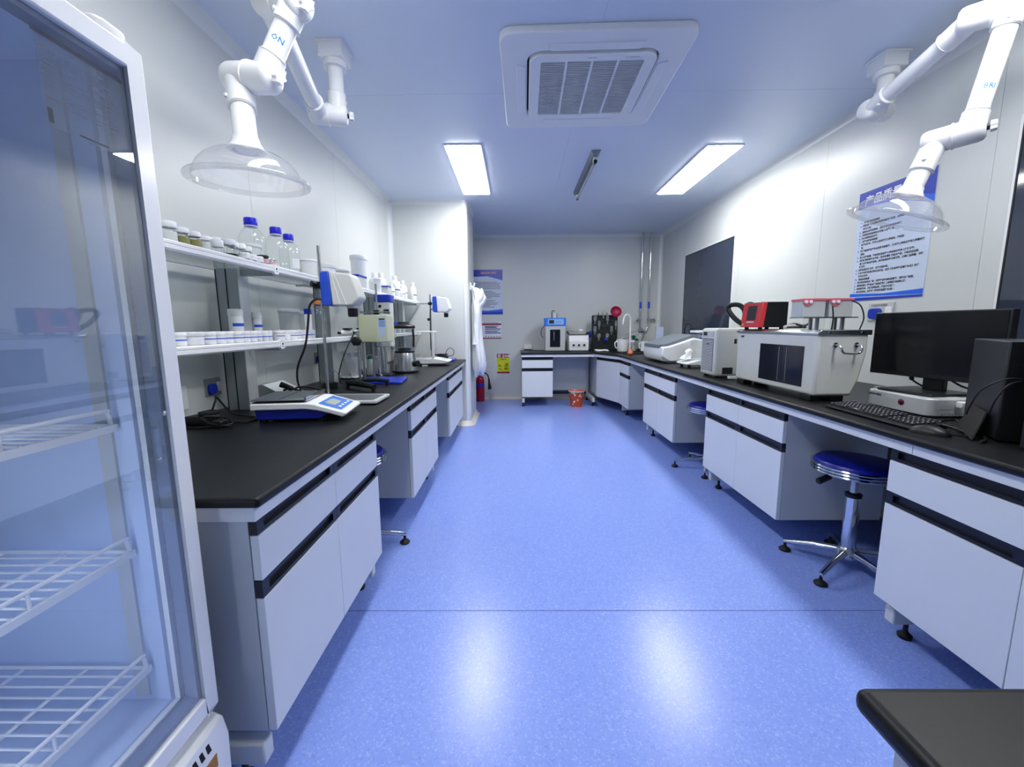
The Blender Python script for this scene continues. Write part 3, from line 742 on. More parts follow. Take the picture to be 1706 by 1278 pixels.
bar_rows(MB(), (0, 0, 0), (1, 0, 0), (0, 0, 1), [(.14, H_-.065, .055), (.2, H_-.065, .09), (.3, H_-.065, .08)], .0042, .03).build('title', mat('title_rose', 'd2a0b8', rough=.5), t)
t, W_, H_ = flat('safety_notice', 'small pale notice with purple bars on the far wall, below the tall poster', 'notice', -.60, -.235, .995, 1.272, PAPER)
bar_rows(MB(), (0, 0, 0), (1, 0, 0), (0, 0, 1), [(0, .22, W_)], .0036, .028).build('heading_bar', MAROON, t); bar_rows(MB(), (0, 0, 0), (1, 0, 0), (0, 0, 1), [(0, 0, W_)], .0036, .018).build('heading_bar', MAROON, t)
bar_rows(MB(), (0, 0, 0), (1, 0, 0), (0, 0, 1), [(.1, .15, W_-.11), (.1, .085, W_-.11)], .0036, .015).build('blue_bar', POSTBLUE, t)
bar_rows(MB(), (0, 0, 0), (1, 0, 0), (0, 0, 1), [(.1, .2, .22), (.1, .185, .18), (.1, .175, .2), (.1, .125, .24), (.1, .11, .2)]+[(.1+i*.045, .03, .025) for i in range(6)]+[(.08+i*.03, .257, .02) for i in range(8)], .0036, .009).build('text_line', INK, t)
fpoly([(.01, .035), (.075, .035), (.042, .09)], YELLOW, 'warning_triangle', t); fpoly([(.034, .045), (.05, .045), (.042, .075)], INK, 'warning_mark', t, .004)
t, W_, H_ = flat('fire_notice', 'yellow and maroon fire extinguisher notice low on the far wall', 'notice', -.312, -.106, .428, .748, YELLOW)
bar_rows(MB(), (0, 0, 0), (1, 0, 0), (0, 0, 1), [(0, H_-.062, W_)], .0036, .062).build('heading_bar', MAROON, t); bar_rows(MB(), (0, 0, 0), (1, 0, 0), (0, 0, 1), [(0, 0, W_)], .0036, .028).build('heading_bar', MAROON, t)
text('灭火器', .043, (.085, -.004, H_-.05), (1, 0, 0), (0, 0, 1), INKWHITE, t, 'title', bold=.001)
bar_rows(MB(), (0, 0, 0), (1, 0, 0), (0, 0, 1), [(.018, H_-.055, .014), (.042, H_-.055, .014)], .004, .048).build('pictogram', INKWHITE, t)
text('使用方法', .026, (.045, -.004, H_-.098), (1, 0, 0), (0, 0, 1), INK, t, 'subtitle', bold=.0006)
bar_rows(MB(), (0, 0, 0), (1, 0, 0), (0, 0, 1), [(.03, .13, .02), (.13, .15, .05), (.15, .135, .03), (.03, .07, .03), (.07, .05, .018), (.12, .06, .06), (.12, .08, .055), (.025, .115, .05), (.12, .115, .06)], .0036, .012).build('pictogram', INK, t)
# coat on its hook
t = thing('coat_hook', 'white plastic hook on the side of the pillar', 'hook', (PX, 5.2, 1.70))
MB().box(0, .012, -.025, .025, -.06, .03).build('plate', WHITE, t, bevel=.004)
MB().tube(cat([(.008, 0, -.01), (.035, 0, -.015), (.05, 0, .012), (.045, 0, .028)]), .008, 10).build('prong', WHITE, t)
rings = []
prof = [(1.675, .02, .03, .02), (1.665, .045, .05, .045), (1.62, .085, .085, .07), (1.55, .11, .12, .085), (1.49, .10, .14, .075), (1.44, .075, .15, .06), (1.35, .068, .16, .058), (1.2, .066, .17, .06), (1.0, .075, .18, .068), (.85, .085, .19, .075), (.72, .09, .19, .078), (.655, .085, .17, .07), (.61, .07, .13, .05)]
for i, (z, cx, ry, rx) in enumerate(prof):
    rg = []
    for j in range(40):
        an = 2*PI*j/40
        f = 1+.10*math.sin(5*an+z*3)+.06*math.sin(9*an-z*7)+.04*math.sin(14*an+z*11)
        rg.append((PX+.004+max(.002, cx+rx*f*math.cos(an)), 5.2+ry*f*math.sin(an), z-(.045*math.sin(3*an+1) if i == len(prof)-1 else 0)))
    rings.append(rg)
co = thing('lab_coat', 'white lab coat hanging from a hook on the pillar', 'coat', (0, 0, 0))
MB().loft(rings).build('body', COAT, co, smooth=70)
MB().loft([[(PX+.075+x*.04+.012*math.sin(k), 5.06+.02*math.cos(2*k)+y*.045, z) for x, y in [(math.cos(2*PI*j/16)*(1+.12*math.sin(4*j)), math.sin(2*PI*j/16)) for j in range(16)]] for k, z in enumerate((1.5, 1.42, 1.3, 1.15, 1.02, .98))]).build('sleeve', COAT, co, smooth=70)
MB().loft([[(PX+.125+.045*math.cos(2*PI*j/14)*s, 5.13+.07*math.sin(2*PI*j/14)*s, z+.02*math.cos(2*PI*j/14)) for j in range(14)] for z, s in ((1.64, .55), (1.60, 1), (1.54, 1.1), (1.49, .8), (1.465, .4))]).build('collar', COAT, co, smooth=70)
# fire extinguisher
t = thing('fire_extinguisher', 'dark red fire extinguisher on the floor behind the pillar', 'extinguisher', (-.575, 6.55, 0))
MB().lathe([(.056, 0), (.064, .01), (.066, .03), (.066, .34), (.06, .375), (.04, .40), (.022, .41), (.022, .425)], n=28).build('cylinder', EXTRED, t)
MB().lathe([(.0665, .24), (.0668, .242), (.0668, .30), (.0665, .302)], n=28).build('label_band', mat('label_violet', '3a2aa0', rough=.4), t)
MB().lathe([(.02, .42), (.024, .43), (.024, .455), (.015, .465)], n=16).build('valve', STEEL, t)
MB().tube(cat([(0, 0, .46), (.02, -.03, .475), (.05, -.05, .485)]), .008, 8).build('handle', BLACK, t); MB().box(-.012, .012, -.012, .012, .46, .51).build('lever', BLACK, t, bevel=.003)
MB().tube(cat([(.02, 0, .45), (.08, -.01, .46), (.125, -.02, .42), (.14, -.02, .36)]), .010, 10).build('hose', BLACK, t)
MB().tube([(.14, -.02, .37), (.145, -.02, .30), (.155, -.02, .20)], [.013, .018, .032], 14).build('horn', BLACK, t)
# waste basket
m = mat('orange_floral_bin', 'd9582a', rough=.5); nt = m.node_tree
tc = nt.nodes.new('ShaderNodeTexCoord'); vo = nt.nodes.new('ShaderNodeTexVoronoi'); vo.inputs['Scale'].default_value = 22
nt.links.new(tc.outputs['Object'], vo.inputs['Vector']); rp = nt.nodes.new('ShaderNodeValToRGB')
rp.color_ramp.elements[0].position = .24; rp.color_ramp.elements[0].color = (.85, .83, .8, 1); rp.color_ramp.elements[1].position = .30; rp.color_ramp.elements[1].color = (*lin('d4551f'), 1)
nt.links.new(vo.outputs['Distance'], rp.inputs['Fac']); nt.links.new(rp.outputs['Color'], nt.nodes['Principled BSDF'].inputs['Base Color'])
t = thing('waste_bin', 'orange waste bin with white flowers on the floor under the far bench', 'bin', (.90, 6.10, 0))
MB().shell([(0, .004), (.082, .004), (.086, 0), (.09, .01), (.112, .225), (.116, .23), (.112, .233), (.107, .225), (.085, .015), (0, .012)], n=32).build('bucket', m, t)
MB().shell([(.113, .222), (.121, .226), (.121, .238), (.112, .24)], n=32).build('rim', mat('bin_rim', 'd8d0c8', rough=.4), t)

# ------------------------------------------------------------------ reagent shelf on the left bench
t = thing('reagent_shelf', 'two-tier reagent rack with grey posts and white edged glass shelves', 'shelf rack', (0, 0, 0))
PY = (1.972, 2.905, 3.84, 4.78)
for y in PY:
    p = MB().box(-1.387, -1.285, y-.028, y+.05, ZW, 1.47).build('post', mat('anodised_post', '8f979b', rough=.42, metal=.3), t)
    MB().box(-1.340, -1.335, y-.0295, y-.027, ZW, 1.47).build('groove', BLACKM, p); MB().box(-1.387, -1.382, y-.0295, y-.027, ZW, 1.47).build('groove', BLACKM, p)
    MB().box(-1.286, -1.283, y-.026, y+.048, ZW, 1.47).build('face_strip', GREYL, p)
ys = (.96,)+PY+(4.90,)
for zt in (1.485, 1.138):
    for i in range(5):
        y0, y1 = ys[i]+.006, ys[i+1]-.006
        MB().box(-1.40, -1.135, y0, y1, zt-.014, zt-.002).build('shelf_board', SHELFGLASS, t, smooth=0)
        MB().prism([(-1.14, zt-.032), (-1.124, zt-.032), (-1.118, zt-.026), (-1.118, zt-.014), (-1.121, zt-.012), (-1.118, zt-.010), (-1.118, zt-.003), (-1.123, zt+.002), (-1.14, zt+.002)], 'y', y0-.006, y1+.006).build('edge_rail', WHITE, t)
        MB().box(-1.41, -1.398, y0, y1, zt-.016, zt+.001).build('back_rail', GREYL, t)
    for y in PY:
        MB().box(-1.31, -1.13, y-.008, y+.008, zt-.045, zt-.014).build('bracket', GREYP, t)
        c = MB().prism(rrect(y-.017, y+.017, zt-.038, zt+.006, .008), 'x', -1.13, -1.1145).build('bracket_cap', WHITE, t)
        MB().cyl((-1.1145, y, zt-.014), (-1.1125, y, zt-.014), .0045, n=10).build('screw', BLACK, c); MB().cyl((-1.1145, y, zt-.026), (-1.1130, y, zt-.026), .0025, n=8).build('screw', BLACK, c)
ZU, ZL = 1.487, 1.140
def jar(label, x, y, z, r_, h, body, lid, group, contents=None, lidh=.3, stripe=None, neck=.9, cat_='jar', tilt=0., name='sample_jar'):
    t = thing(name, label, cat_, (x, y, z), 0, group)
    if tilt: t.rotation_euler = (tilt, 0, 0)
    hb = h*(1-lidh)
    MB().lathe([(r_*.9, 0), (r_, h*.05), (r_, hb*.88), (r_*neck, hb)], n=20).build('body', body, t)
    MB().lathe([(r_*neck*1.05, hb), (r_*neck*1.08, hb+.002), (r_*neck*1.08, h-.003), (r_*neck*.98, h)], n=20).build('lid', lid, t)
    if contents: MB().lathe([(r_*.85, .002), (r_*.93, h*.06), (r_*.93, hb*.72), (0, hb*.72)], n=16).build('contents', contents, t)
    if stripe:
        m_ = MB(); n = 16
        for k in range(n):
            a0, a1 = math.radians(-85+150*k/n), math.radians(-85+150*(k+1)/n); rr = r_+.0006
            m_.quad(*[(rr*math.cos(a), rr*math.sin(a), zz) for a, zz in ((a0, hb*.60), (a1, hb*.60), (a1, hb*.72), (a0, hb*.72))])
        m_.build('label_stripe', stripe, t)
    return t
G1 = 'small sample jars on the upper shelf'
jar('clear jar with white lid at the fridge end of the upper shelf', -1.165, 1.432, ZU, .026, .068, GLASS, WHITE, G1, mat('white_contents', 'dfe3e2', rough=.6))
jar('olive-filled jar second from the fridge on the upper shelf', -1.165, 1.488, ZU, .024, .060, GLASS, WHITE, G1, OLIVE)
jar('olive-filled jar third from the fridge on the upper shelf', -1.165, 1.542, ZU, .024, .058, GLASS, WHITE, G1, OLIVE)
jar('clear white-lidded jar just after the two olive jars', -1.165, 1.592, ZU, .022, .054, GLASS, WHITE, G1, mat('white_contents', 'dfe3e2'))
jar('short white-lidded jar at the front edge between clear jars', -1.15, 1.642, ZU, .021, .050, GLASS, WHITE, G1, lidh=.55)
jar('small white jar behind the short front jar on the upper shelf', -1.21, 1.668, ZU, .024, .066, WHITE, WHITE, G1)
jar('small clear jar on a black lid in the upper shelf cluster', -1.15, 1.706, ZU+.008, .026, .056, GLASS, WHITE, G1, lidh=.4)
tag(MB().lathe([(.03, 0), (.031, .002), (.031, .006), (.029, .008)], (-1.15, 1.706, ZU), 20).build('jar_lid', BLACK), 'flat black lid lying under a small clear jar', 'lid')
jar('white-lidded jar at the back of the upper shelf cluster', -1.225, 1.735, ZU, .025, .078, WHITE, WHITE, G1)
jar('tilted white-lidded jar leaning in the upper shelf cluster', -1.185, 1.775, ZU+.003, .022, .068, GLASS, WHITE, G1, tilt=math.radians(-12))
for i, (x, y, lb) in enumerate(((-1.135, 1.775, 'flat white-lidded dish nearest the jar cluster on the upper shelf'), (-1.135, 1.822, 'flat white-lidded dish in the middle of the upper shelf front'), (-1.135, 1.868, 'flat white-lidded dish nearest the big blue-capped bottle'))):
    jar(lb, x, y, ZU, .022, .024, WHITE, WHITE, 'flat white dishes on the upper shelf', lidh=.5)
jar('clear white-lidded vial behind the flat dishes, nearer the fridge', -1.20, 1.852, ZU, .024, .076, GLASS, WHITE, G1); jar('clear white-lidded vial behind the flat dishes, nearer the bottles', -1.205, 1.905, ZU, .023, .074, GLASS, WHITE, G1)
jar('pink-filled jar with a black lid in front of the big bottle', -1.14, 1.915, ZU, .025, .036, GLASS, BLACK, None, PINKC, lidh=.3); jar('pink-filled unlabelled jar beside the bracket on the upper shelf', -1.14, 1.985, ZU, .024, .028, GLASS, GLASS, None, PINKC, lidh=.15)
def bottle(label, x, y, r_, h, group='blue-capped glass bottles on the upper shelf', z=ZU, cap=CAPBLUE, mark=False):
    t = thing('reagent_bottle', label, 'bottle', (x, y, z), 0, group)
    hs, hn = h*.60, h*.84
    MB().shell([(0, .002), (r_*.9, .001), (r_, .008), (r_, hs*.93), (r_*.96, hs), (r_*.72, hs+(hn-hs)*.55), (r_*.40, hn-.006), (r_*.36, hn), (r_*.36, h*.9)], n=32).build('body', GLASS, t, smooth=80)
    MB().lathe([(r_*.50, hn), (r_*.51, hn+.003), (r_*.51, h-.004), (r_*.47, h)], n=24).build('cap', cap, t)
    MB().shell([(r_*.49, hn-.006), (r_*.52, hn-.004), (r_*.52, hn-.001)], n=24).build('pouring_ring', WHITE, t)
    m_ = MB().lathe([(r_*.90, .004), (r_*.94, .01), (r_*.94, hs*.30), (0, hs*.30)], n=24)
    if mark:
        m2 = MB(); rr = r_+.0006
        for k in range(6):
            a0, a1 = math.radians(-50+50*k/6), math.radians(-50+50*(k+1)/6)
            m2.quad(*[(rr*math.cos(a), rr*math.sin(a), zz) for a, zz in ((a0, h*.12), (a1, h*.12), (a1, h*.36), (a0, h*.36))])
        m2.build('writing_panel', WHITE, t)
    return t
bottle('tall blue-capped glass bottle standing alone, nearest the fridge', -1.20, 1.945, .054, .205)
bottle('blue-capped glass bottle in the middle of the three, beside the bracket', -1.19, 2.125, .052, .205)
bottle('blue-capped glass bottle farthest from the fridge, with a white panel', -1.20, 2.258, .050, .20, mark=True)
def tub(label, x, y, z, r_, h, m=WHITE, group='white tubs on the upper shelf', lid=.14, name='plastic_tub'):
    t = thing(name, label, 'tub', (x, y, z), 0, group)
    MB().lathe([(r_*.88, 0), (r_*.9, .004), (r_*.97, h*(1-lid))], n=28).build('body', m, t)
    MB().lathe([(r_*1.02, h*(1-lid)), (r_*1.05, h*(1-lid)+.003), (r_*1.05, h-.006), (r_*1.0, h-.002), (r_*.9, h)], n=28).build('lid', WHITE, t)
    return t
tub('white tub half hidden between the blue-capped bottles', -1.31, 2.10, ZU, .05, .12)
tub('white lidded tub just before the stirrer rod on the upper shelf', -1.21, 2.47, ZU, .05, .105)
tub('wide white lidded bucket behind the big stirrer head', -1.24, 2.72, ZU, .08, .115, lid=.25)
tub('tall white cylinder tub rising above all others on the upper shelf', -1.27, 3.44, ZU, .066, .285)
tub('small white lidded tub in front of the tall white tub', -1.155, 3.52, ZU, .034, .115)
tub('clear low tub with white lid behind the stirrer head', -1.24, 3.0, ZU, .06, .12, FROST)
tub('short white tub next to the tall white tub', -1.2, 3.62, ZU, .04, .10)
t = thing('storage_box', 'clear box with a blue lid behind the stirrer head on the upper shelf', 'box', (-1.22, 3.2, ZU))
MB().box(-.06, .06, -.08, .08, 0, .085).build('body', FROST, t); MB().box(-.065, .065, -.085, .085, .085, .10).build('lid', BLUE, t, bevel=.003)
t = thing('storage_box', 'small blue-lidded box among the white bottles on the upper shelf', 'box', (-1.17, 3.74, ZU))
MB().box(-.05, .05, -.05, .05, 0, .06).build('body', FROST, t); MB().box(-.053, .053, -.053, .053, .06, .072).build('lid', BLUE, t, bevel=.003)
def pbottle(label, x, y, h=.19, r_=.042, z=ZU, m=WHITE, group='white plastic bottles on the upper shelf'):
    t = thing('plastic_bottle', label, 'bottle', (x, y, z), 0, group)
    MB().lathe([(r_*.93, 0), (r_, .006), (r_, h*.60), (r_*.85, h*.70), (r_*.45, h*.80), (r_*.38, h*.82)], n=24).build('body', m, t)
    MB().lathe([(r_*.48, h*.82), (r_*.48, h*.97), (r_*.42, h)], n=18).build('cap', WHITE, t)
    m2 = MB(); rr = r_+.0006
    for k in range(8):
        a0, a1 = math.radians(-70+90*k/8), math.radians(-70+90*(k+1)/8)
        m2.quad(*[(rr*math.cos(a), rr*math.sin(a), zz) for a, zz in ((a0, h*.30), (a1, h*.30), (a1, h*.36), (a0, h*.36))])
    m2.build('label_print', INKGREY, t)
    return t
pbottle('white plastic bottle in the front, centre of the far upper shelf', -1.17, 4.08, .20, .05)
pbottle('short white plastic bottle in front of the larger white one', -1.145, 4.24, .12, .038)
pbottle('white plastic bottle second from the pillar on the upper shelf', -1.18, 4.40, .19, .045); pbottle('slim white plastic bottle behind its neighbour near the pillar', -1.25, 4.52, .19, .04)
pbottle('white plastic bottle at the pillar end of the upper shelf', -1.17, 4.80, .21, .04)
pbottle('white plastic bottle at the back, just past the tall tub', -1.29, 3.85, .20, .045); pbottle('white plastic bottle at the back, middle of the far upper shelf', -1.28, 4.02, .22, .05); pbottle('small white plastic bottle beside the blue-lidded box', -1.145, 3.88, .10, .03)
pbottle('white plastic bottle behind the pillar-end bottle', -1.27, 4.66, .17, .038)
tag(MB().tube(cat([(-1.15, 3.93, ZU+.06), (-1.17, 3.98, ZU+.09), (-1.16, 4.0, ZU+.05)]), .008, 8).build('black_nozzle', BLACK), 'black nozzle piece lying among the white bottles', 'nozzle')

G2 = 'low white jars in the front row of the lower shelf'
low = [(1.412, .026), (1.475, .033), (1.553, .026), (1.606, .023), (1.655, .024), (1.708, .025), (1.760, .024), (1.808, .022), (1.852, .020), (1.895, .019), (1.935, .019), (2.02, .025), (2.078, .026), (2.135, .025), (2.19, .024), (2.243, .024), (2.294, .023), (2.335, .021)]
for i, (y, r_) in enumerate(low):
    lb = 'low white jar with a blue label line in the lower shelf front row'
    lb = 'low white jar with blue line, %s from the fridge, lower shelf front row' % ['first', 'second', 'third', 'fourth', 'fifth', 'sixth', 'seventh', 'eighth', 'ninth', 'tenth', 'eleventh', 'twelfth', 'thirteenth', 'fourteenth', 'fifteenth', 'sixteenth', 'seventeenth', 'eighteenth'][i]
    if i == 1: lb = 'broadest plain white jar in the lower shelf front row, near the fridge'
    if i == 12: lb = 'plain white jar without blue line just after the shelf bracket'
    jar(lb, -1.16+.004*(i % 2), y, ZL, r_, .047, WHITE, WHITE, G2, None, .34, None if i in (1, 12) else INKBLUE, .97)
jar('taller white jar with a blue framed label behind the front row', -1.27, 1.885, ZL, .029, .145, WHITE, WHITE, None, None, .22, INKBLUE, .96)
jar('taller plain white jar with a thin blue line, right of its twin', -1.28, 2.05, ZL, .024, .135, WHITE, WHITE, None, None, .22, INKBLUE, .96)
tub('large frosted tub at the back of the lower shelf', -1.29, 2.37, ZL, .055, .165, FROST, 'frosted tubs on the lower shelf', .12); tub('smaller frosted tub beside the larger one on the lower shelf', -1.27, 2.47, ZL, .042, .155, FROST, 'frosted tubs on the lower shelf', .12)
t = thing('test_strip_box', 'narrow white box with a blue top beside the frosted tubs', 'box', (-1.19, 2.385, ZL)); MB().box(-.012, .012, -.018, .018, 0, .135).build('body', WHITE, t); MB().box(-.0125, .0125, -.0185, .0185, .135, .165).build('band', BLUE, t)
def flask(label, x, y, h, r_, cap, z=ZL):
    t = thing('cylinder_flask', label, 'flask', (x, y, z), 0, 'stoppered glass flasks on the lower shelf')
    MB().shell([(0, .002), (r_, .002), (r_, h*.62), (r_*.8, h*.70), (r_*.5, h*.78), (r_*.5, h*.92)], n=24).build('body', GLASS, t, smooth=70)
    MB().lathe([(r_*.62, h*.9), (r_*.64, h*.91), (r_*.64, h*.99), (r_*.58, h)], n=20).build('stopper', cap, t)
    m_ = MB()
    for k in range(6): m_.box(r_*.8, r_*.98, -.001, .012, h*(.15+.075*k), h*(.15+.075*k)+.0012)
    m_.build('graduation', INKWHITE, t); return t
flask('glass flask with an orange stopper at the stirrer rod', -1.165, 2.445, .215, .034, ORANGECAP); flask('glass flask with a blue stopper behind the stirrer rod', -1.19, 2.535, .21, .034, BALBLUE)
# small instruments lying on the lower shelf
for i, (y, x, c, lb) in enumerate(((2.86, -1.17, WHITE, 'white plastic dispenser head lying nearest on the lower shelf'), (2.98, -1.22, WHITE, 'white plastic dispenser head lying behind the stirrer chuck'), (3.10, -1.17, WHITE, 'white plastic dispenser head lying beside the pale green viscometer'))):
    t = thing('pipette_dispenser', lb, 'dispenser', (x, y, ZL), 0, 'dispensers lying on the lower shelf')
    MB().tube([(-.02, -.055, .022), (0, 0, .024), (.01, .05, .026)], [.014, .022, .018], 12).build('body', c, t); MB().box(-.012, .03, -.03, .04, .044, .054).build('grip', BLACK, t, bevel=.003); MB().cyl((-.02, -.055, .022), (-.024, -.072, .022), .009, n=10).build('tip', BLACK, t)
for i, y in enumerate((3.95, 4.12, 4.28)):
    t = thing('reagent_bottle', ['blue-capped bottle on the lower shelf behind the blender, nearest', 'blue-capped bottle on the lower shelf behind the blender jug', 'blue-capped bottle on the lower shelf just right of the blender'][i], 'bottle', (-1.17, y, ZL), 0, 'blue-capped bottles behind the blender')
    MB().lathe([(.03, 0), (.032, .004), (.032, .06), (.024, .075)], n=20).build('body', FROST, t); MB().lathe([(.034, .075), (.036, .078), (.036, .105), (.033, .108)], n=20).build('cap', BLUE, t)

# ------------------------------------------------------------------ left bench-top things
t = thing('power_adapter', 'black power adapter with tangled cables on the worktop beside the fridge', 'adapter', (-1.30, 1.65, ZW), math.radians(-12))
MB().box(-.04, .065, -.035, .035, 0, .036).build('brick', BLACK, t, bevel=.005)
MB().box(.0, .05, -.01, .05, .036, .052).build('plug', SATINBLK, t, bevel=.004)
MB().tube(cat([(.03, .03, .05), (.02, .06, .09), (-.02, .10, .095), (.02, .13, .02), (.10, .14, .006), (.16, .12, .006), (.19, .05, .006), (.12, .02, .008)]), .0042, 8).build('cable', BLACK, t)
MB().tube(cat([(-.04, -.01, .018), (-.07, -.04, .01), (-.02, -.08, .006), (.06, -.085, .006), (.13, -.05, .008), (.17, -.01, .012), (.11, .01, .03), (.06, -.04, .04), (.12, -.06, .02), (.19, -.03, .006)]), .0042, 8).build('cable', BLACK, t)
MB().box(.115, .16, -.055, -.02, .0, .03).build('plug', BLACK, t, bevel=.005)
t = thing('cable_end', 'short black plug and cord at the foot of the first grey post', 'cable', (-1.29, 2.07, ZW)); MB().tube(cat([(0, 0, .012), (.03, .03, .012), (.05, .06, .014)]), .006, 8).build('cord', BLACK, t); MB().box(-.015, .015, -.018, .012, 0, .026).build('plug', BLACK, t, bevel=.004)
# big blue and white balance
t = thing('lab_balance', 'blue and white electronic balance with a steel pan, nearest on the left bench', 'balance', (-.985, 1.775, ZW), math.radians(7))
prof = [(-.115, .055), (.10, .055), (.145, .048), (.19, .036), (.245, .018), (.26, .026), (.262, .036), (.245, .042), (.13, .078), (.10, .082), (-.115, .082)]
MB().prism(prof, 'y', -.125, .125).build('housing', WHITE, t, bevel=.006)
MB().prism([(-.095, .012), (.155, .012), (.185, .034), (.145, .046), (.10, .053), (-.105, .053)], 'y', -.112, .112).build('base', BALBLUE, t, bevel=.004)
for x, y in ((-.08, -.09), (.15, -.09), (-.08, .09), (.15, .09)): MB().cyl((x, y, 0), (x, y, .014), .016, n=14).build('foot', RUBBER, t)
MB().box(-.108, .092, -.115, .115, .084, .087).build('pan_gap', BLACKM, t)
pn = MB().box(-.112, .10, -.118, .118, .092, .099).build('pan', DULLST, t, bevel=.002); MB().box(-.004, .0, -.118, .118, .0985, .0995).build('pan_fold', BLACKM, pn)
MB().box(.096, .104, -.118, .118, .088, .106).build('pan_edge', CHROME, pn)
def onslope(x0, x1, y0, y1, m, nm, off):   # x measured along the sloping fascia
    a = Vector((.132, 0, .0775)); b = Vector((.243, 0, .0425)); d = (b-a).normalized(); n = Vector((-d.z, 0, d.x))*off
    L = (b-a).length
    P_ = lambda u, y: a+d*(L*u)+Vector((0, y, 0))+n
    return MB().quad(P_(x0, y0), P_(x1, y0), P_(x1, y1), P_(x0, y1)).build(nm, m, t)
onslope(.10, .93, -.10, .10, mat('fascia_blue', '3f78d8', rough=.35), 'fascia', .0012); onslope(.22, .60, -.06, .045, LCD, 'display', .0020)
for y in (-.06, -.02, .02, .06): onslope(.72, .82, y, y+.02, INKWHITE, 'key', .0020)
# overhead stirrer stand
def knobclamp(t, c, s=1.):
    c = Vector(c); MB().box(c.x-.022*s, c.x+.022*s, c.y-.018*s, c.y+.018*s, c.z-.018*s, c.z+.018*s).build('clamp', BLACK, t, bevel=.005)
def stirrer_head(t, ox, oz, y0, y1, s=1., white=IVORY):
    P_ = lambda pts: [(ox+x*s, oz+z*s) for x, z in pts]
    MB().prism(P_([(0, .165), (.004, .175), (.014, .180), (.048, .180), (.058, 0), (.02, .0), (.006, .010), (0, .02)]), 'y', y0, y1).build('rear_cover', STIRBLUE, t, bevel=.006*s)
    MB().prism(P_([(.048, .180), (.10, .172), (.155, .166), (.17, .155), (.205, .045), (.198, .030), (.185, .02), (.17, .004), (.15, .0), (.058, .0)]), 'y', y0, y1).build('housing', white, t, bevel=.008*s)
    for k, (a, b) in enumerate((((.062, .172), (.10, .006)), ((.075, .172), (.135, .006)))):
        MB().tube([(ox+a[0]*s, y0-.0006, oz+a[1]*s), (ox+b[0]*s, y0-.0006, oz+b[1]*s)], .0022*s, 6).build('rib', WHITE, t)
    MB().cyl((ox+.145*s, (y0+y1)/2, oz), (ox+.145*s, (y0+y1)/2, oz-.012*s), .03*s, n=20).build('chuck_collar', GREYL, t)
    MB().lathe([(.022*s, -.058*s), (.026*s, -.05*s), (.026*s, -.012*s), (.02*s, -.01*s)], (ox+.145*s, (y0+y1)/2, oz), 20).build('chuck', BLACK, t)
t = thing('overhead_stirrer', 'large blue and white overhead stirrer on a tall steel rod with flat base plate', 'stirrer', (0, 0, 0))
MB().prism(rrect(-1.06, -.705, 2.045, 2.275, .012), 'z', ZW+.006, ZW+.02).build('base_plate', GREYL, t, bevel=.003)
MB().box(-1.03, -.73, 2.07, 2.25, ZW+.0202, ZW+.0212).build('plate_top', DULLST, t)
for x, y in ((-1.03, 2.07), (-.73, 2.07), (-1.03, 2.25), (-.73, 2.25)): MB().cyl((x, y, ZW), (x, y, ZW+.007), .012, n=12).build('foot', RUBBER, t)
MB().cyl((-1.037, 2.24, ZW+.02), (-1.037, 2.24, 1.625), .0085, n=16).build('rod', STEEL, t)
knobclamp(t, (-1.045, 2.225, 1.42)); MB().cyl((-1.16, 2.225, 1.42), (-.995, 2.225, 1.42), .006, n=12).build('arm', STEEL, t)
MB().tube([(-1.045, 2.205, 1.42), (-1.06, 2.185, 1.425)], [.012, .016], 10).build('clamp_knob', BLACK, t)
stirrer_head(t, -1.012, 1.311, 2.175, 2.285, .98)
MB().tube(cat([(-1.012, 2.19, 1.345), (-1.04, 2.18, 1.345), (-1.07, 2.17, 1.31), (-1.085, 2.17, 1.22), (-1.11, 2.17, 1.10), (-1.16, 2.18, 1.0), (-1.175, 2.19, .92), (-1.165, 2.2, .86)]), .0055, 8).build('cable', BLACK, t)
# sloping control panel by the wall + black cables on it
t = thing('sloped_controller', 'small sloped grey control box standing against the left wall', 'controller', (-1.38, 2.30, ZW), 0)
MB().prism([(-.06, 0), (.10, 0), (.10, .012), (-.02, .075), (-.06, .075)], 'y', -.06, .14).build('case', GREYP, t); MB().prism([(.098, .0145), (-.018, .0765), (-.016, .079), (.102, .017)], 'y', -.06, .14).build('face', WHITE, t)
t = thing('cable_bundle', 'black mains lead bundled with its plug in front of the sloped controller', 'cable', (-1.20, 2.20, ZW))
MB().tube(cat([(.035, -.0, .05), (-.02, 0, .06), (-.07, .02, .05), (-.03, .05, .02), (.05, .02, .015), (.13, .05, .012), (.19, .09, .01), (.10, .13, .03), (0, .10, .06), (-.05, .02, .04), (.0, -.04, .015), (.09, -.03, .01)]), .0055, 8).build('cord', BLACK, t)
MB().tube([(-.08, .01, .085), (-.02, .02, .06)], [.016, .011], 10).build('plug', BLACK, t)
# round-bottom flask in a black ring
t = thing('round_flask', 'round clear flask in a black ring stand behind the stirrer rod', 'flask', (-1.215, 2.66, ZW))
MB().lathe([(.04, 0), (.045, .004), (.045, .03), (.036, .034)], n=20).build('ring', BLACK, t)
MB().shell([(0, .02), (.03, .026), (.052, .048), (.058, .072), (.05, .098), (.028, .118), (.016, .128), (.015, .16)], n=28).build('bulb', GLASS, t, smooth=80)
